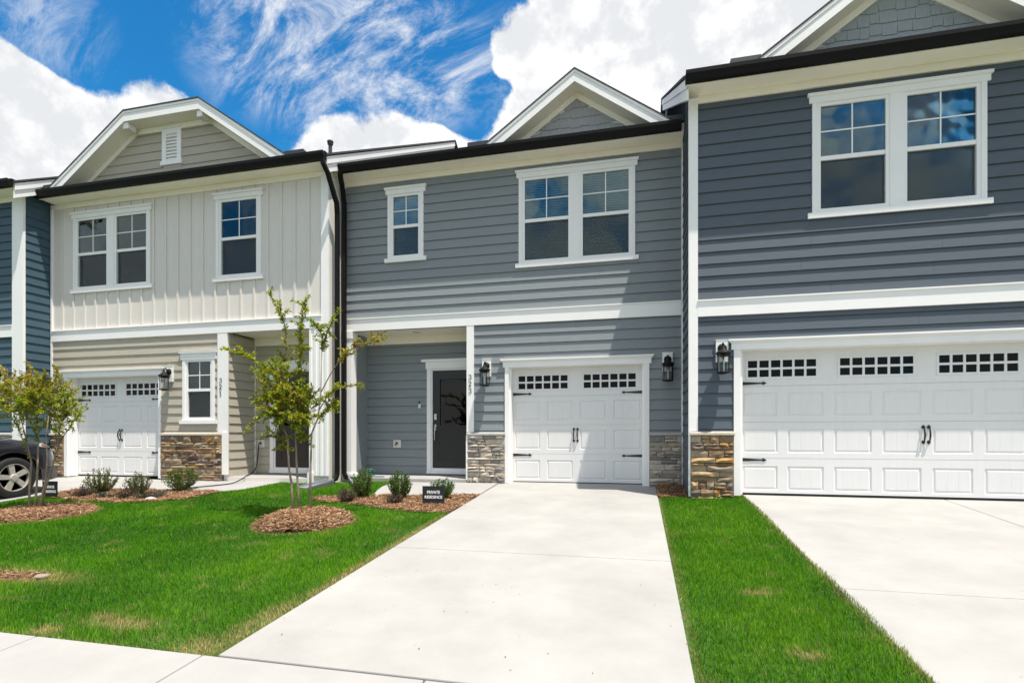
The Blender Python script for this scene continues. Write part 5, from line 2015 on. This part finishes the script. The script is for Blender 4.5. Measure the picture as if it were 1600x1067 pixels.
# ------------------------------------------------------------------ parked car
def car():
    R_ = Matrix.Translation((-11.255, 5.47, zg(5.47) + .0)) @ Matrix.Rotation(rad(90), 4, 'Z') @ Matrix.Rotation(-math.atan(SL), 4, 'Y')
    root = empty('parked_car', (-11.255, 5.47, zg(5.47)))
    tag(root, 'dark navy car with silver five-spoke wheels, parked nose-in before the beige garage', 'car')

    def place(mb, name, mt, parent=None, smooth=True, sub=0):
        mb.v = [tuple(R_ @ Vector(p)) for p in mb.v]
        o = mb.build(name, mt, parent or root, smooth=smooth)
        if sub:
            s = o.modifiers.new('smooth', 'SUBSURF')
            s.levels = s.render_levels = sub
        return o
    ax, rx_, RT = 1.43, -1.37, .345
    zax = RT
    AR = .41

    def interp(x, T):
        for (a, va), (b, vb) in zip(T, T[1:]):
            if x <= b:
                t = (x - a) / (b - a)
                t = t * t * (3 - 2 * t) * .5 + t * .5
                return va + (vb - va) * t
        return T[-1][1]
    Wt = [(-2.42, .62), (-2.3, .78), (-2.0, .88), (-1.2, .915), (1.2, .915), (1.75, .90), (2.05, .84), (2.22, .72), (2.34, .50), (2.39, .28)]
    Zs = [(-2.42, .78), (-2.0, .95), (-1.0, .96), (.6, .94), (1.5, .88), (2.05, .78), (2.25, .70), (2.39, .62)]     # shoulder
    Zt = [(-2.42, .86), (-2.1, 1.03), (-1.2, 1.06), (.5, 1.04), (.9, 1.02), (1.5, .985), (2.0, .89), (2.25, .78), (2.39, .68)]  # hood / deck edge

    def row(x):
        w = interp(x, Wt)
        zs, zt = interp(x, Zs), interp(x, Zt)
        zl = .23 + .10 * max(0, (x - 2.0) / .4) * .3
        for a in (ax, rx_):
            d = abs(x - a)
            if d < AR:
                zl = max(zl, zax + math.sqrt(AR * AR - d * d))
        zm = max(zl + .03, .52)
        zs2 = max(zs, zm + .05)
        return [(w * .95, zl), (w * .995, min(zl + .05, zm - .01)), (w, zm), (w * .99, (zm + zs2) / 2), (w * .965, zs2), (w * .90, (zs2 + zt) / 2 + .015), (w * .80, zt + .005), (w * .45, zt + .035), (0, zt + .045)]
    xs = sorted(set(list(np.round(np.linspace(-2.42, 2.39, 40), 3)) + [round(a + AR * math.sin(t), 3) for a in (ax, rx_) for t in np.linspace(-math.pi / 2, math.pi / 2, 15)]))
    b = MB()
    k = 9
    for x in xs:
        for s in (-1, 1):
            for (yy, zz) in row(x):
                b.v.append((x, s * yy, zz))
    for i in range(len(xs) - 1):
        for s in range(2):
            for j in range(k - 1):
                a0 = (i * 2 + s) * k + j
                a1 = ((i + 1) * 2 + s) * k + j
                b.f.append((a0, a1, a1 + 1, a0 + 1))
    for e in (0, len(xs) - 1):
        b.f.append(tuple([(e * 2) * k + j for j in range(k)] + [(e * 2 + 1) * k + j for j in reversed(range(k - 1))]))
    place(b, 'body', 'car_paint')
    # lower bumper lip
    lp = MB()
    n = 0
    for x in np.linspace(1.86, 2.40, 10):
        w = interp(min(x, 2.39), Wt) + .012
        for s in (-1, 1):
            lp.v += [(x, s * w, .22), (x, s * w, .44)]
    for i in range(9):
        for s in range(2):
            a0 = i * 4 + s * 2
            lp.f.append((a0, a0 + 4, a0 + 5, a0 + 1))
    lp.f.append((36, 37, 39, 38))
    place(lp, 'bumper', 'car_grey')
    # cabin
    c = MB()
    prof = [(-1.95, 1.04), (-1.25, 1.44), (-.35, 1.55), (.25, 1.50), (1.05, 1.03)]
    for x, z in prof:
        wl_ = .84 if z < 1.2 else .62
        c.v += [(x, -wl_, z), (x, wl_, z)]
    for i in range(4):
        c.f.append((i * 2, i * 2 + 1, i * 2 + 3, i * 2 + 2))
    c.f += [(0, 2, 4, 6, 8), (9, 7, 5, 3, 1), (0, 8, 9, 1)]
    place(c, 'cabin_glass', 'car_glass', smooth=False)
    r = MB()
    r.add([(-1.3, -.60, 1.45), (-.35, -.60, 1.565), (.22, -.60, 1.515), (.22, .60, 1.515), (-.35, .60, 1.565), (-1.3, .60, 1.45)], [(0, 1, 4, 5), (1, 2, 3, 4)])
    for s in (-1, 1):
        r.tube([(1.05, s * .845, 1.03), (.25, s * .625, 1.51)], .03, 6)
        r.tube([(-1.25, s * .62, 1.45), (-1.95, s * .845, 1.04)], .045, 6)
        r.tube([(-.4, s * .62, 1.55), (-.4, s * .86, 1.04)], .03, 6)
    place(r, 'car_roof', 'car_paint')
    # headlights wrapped round the nose corners
    for s in (-1, 1):
        for nm, mt, xa, xb, f0, f1, off in (('headlight', 'head_lens', 1.90, 2.30, .15, .95, .006), ('side_marker', 'lens_amber', 1.955, 2.15, .25, .72, .011)):
            h = MB()
            m = 9
            for i in range(m):
                x = xa + (xb - xa) * i / (m - 1)
                rw = row(x)
                (y0, z0), (y1, z1) = rw[4], rw[6]
                tp = math.sin(math.pi * min(1, (i + .6) / m * .9)) ** .6
                for f in np.linspace(f0, f0 + (f1 - f0) * tp, 4):
                    yy, zz = y0 + (y1 - y0) * f, z0 + (z1 - z0) * f
                    h.v.append((x + off * .6, s * (yy + off + .014), zz + off + .006))
            for i in range(m - 1):
                for j in range(3):
                    h.f.append((i * 4 + j, i * 4 + 4 + j, i * 4 + 5 + j, i * 4 + 1 + j))
            place(h, nm, mt)
    # dark wheel wells and wheels
    for a in (ax, rx_):
        place(MB().lathe([(.40, -.60), (.40, .60)], 24, (a, 0, zax), 'y'), 'wheel_well', 'car_trim')
        for s in (-1, 1):
            w = MB()
            yo = s * .905
            prof = [(.235, -.10), (.30, -.11), (.335, -.095), (RT, -.06), (RT, .06), (.335, .095), (.30, .11), (.25, .105), (.235, .09)]
            w.lathe([(r_, h_ - s * .10 * 1) for r_, h_ in prof], 36, (a, yo, zax), 'y', False)
            wo = place(w, 'wheel', 'tyre')
            rm = MB()
            rm.lathe([(.243, s * -.02), (.243, s * .005), (.225, s * .004), (.222, s * -.06), (.235, s * -.065)], 36, (a, yo - s * .005, zax), 'y', False)
            for q in range(5):
                th = rad(90 + 72 * q + 8)
                ct, sn = math.cos(th), math.sin(th)

                def P(r_, t_, h_):
                    return (a + r_ * ct - t_ * sn, yo + s * h_, zax + r_ * sn + t_ * ct)
                v = [P(.03, -.034, -.012), P(.03, .034, -.012), P(.228, .046, -.010), P(.228, -.046, -.010), P(.03, -.034, -.05), P(.03, .034, -.05), P(.228, .046, -.05), P(.228, -.046, -.05)]
                rm.add(v, [(0, 1, 2, 3), (7, 6, 5, 4), (0, 4, 5, 1), (1, 5, 6, 2), (2, 6, 7, 3), (3, 7, 4, 0)])
            rm.lathe([(.062, s * -.05), (.062, s * -.006), (.045, s * .004), (.0, s * .006)], 20, (a, yo, zax), 'y')
            place(rm, 'rim', 'alloy', wo, smooth=False)
            place(MB().lathe([(.225, s * -.075), (.0, s * -.075), (.0, s * -.085)], 24, (a, yo, zax), 'y'), 'brake_disc', 'car_trim', wo)
    for s in (-1, 1):
        place(MB().lathe([(.0, -.09), (.06, -.07), (.085, 0), (.06, .07), (.0, .09)], 10, (.75, s * 1.0, 1.07), 'y'), 'mirror', 'car_paint')
        place(MB().box(-2.44, -2.36, min(s * .45, s * .74), max(s * .45, s * .74), .78, .92), 'tail_light', 'lens_amber', smooth=False)


car()
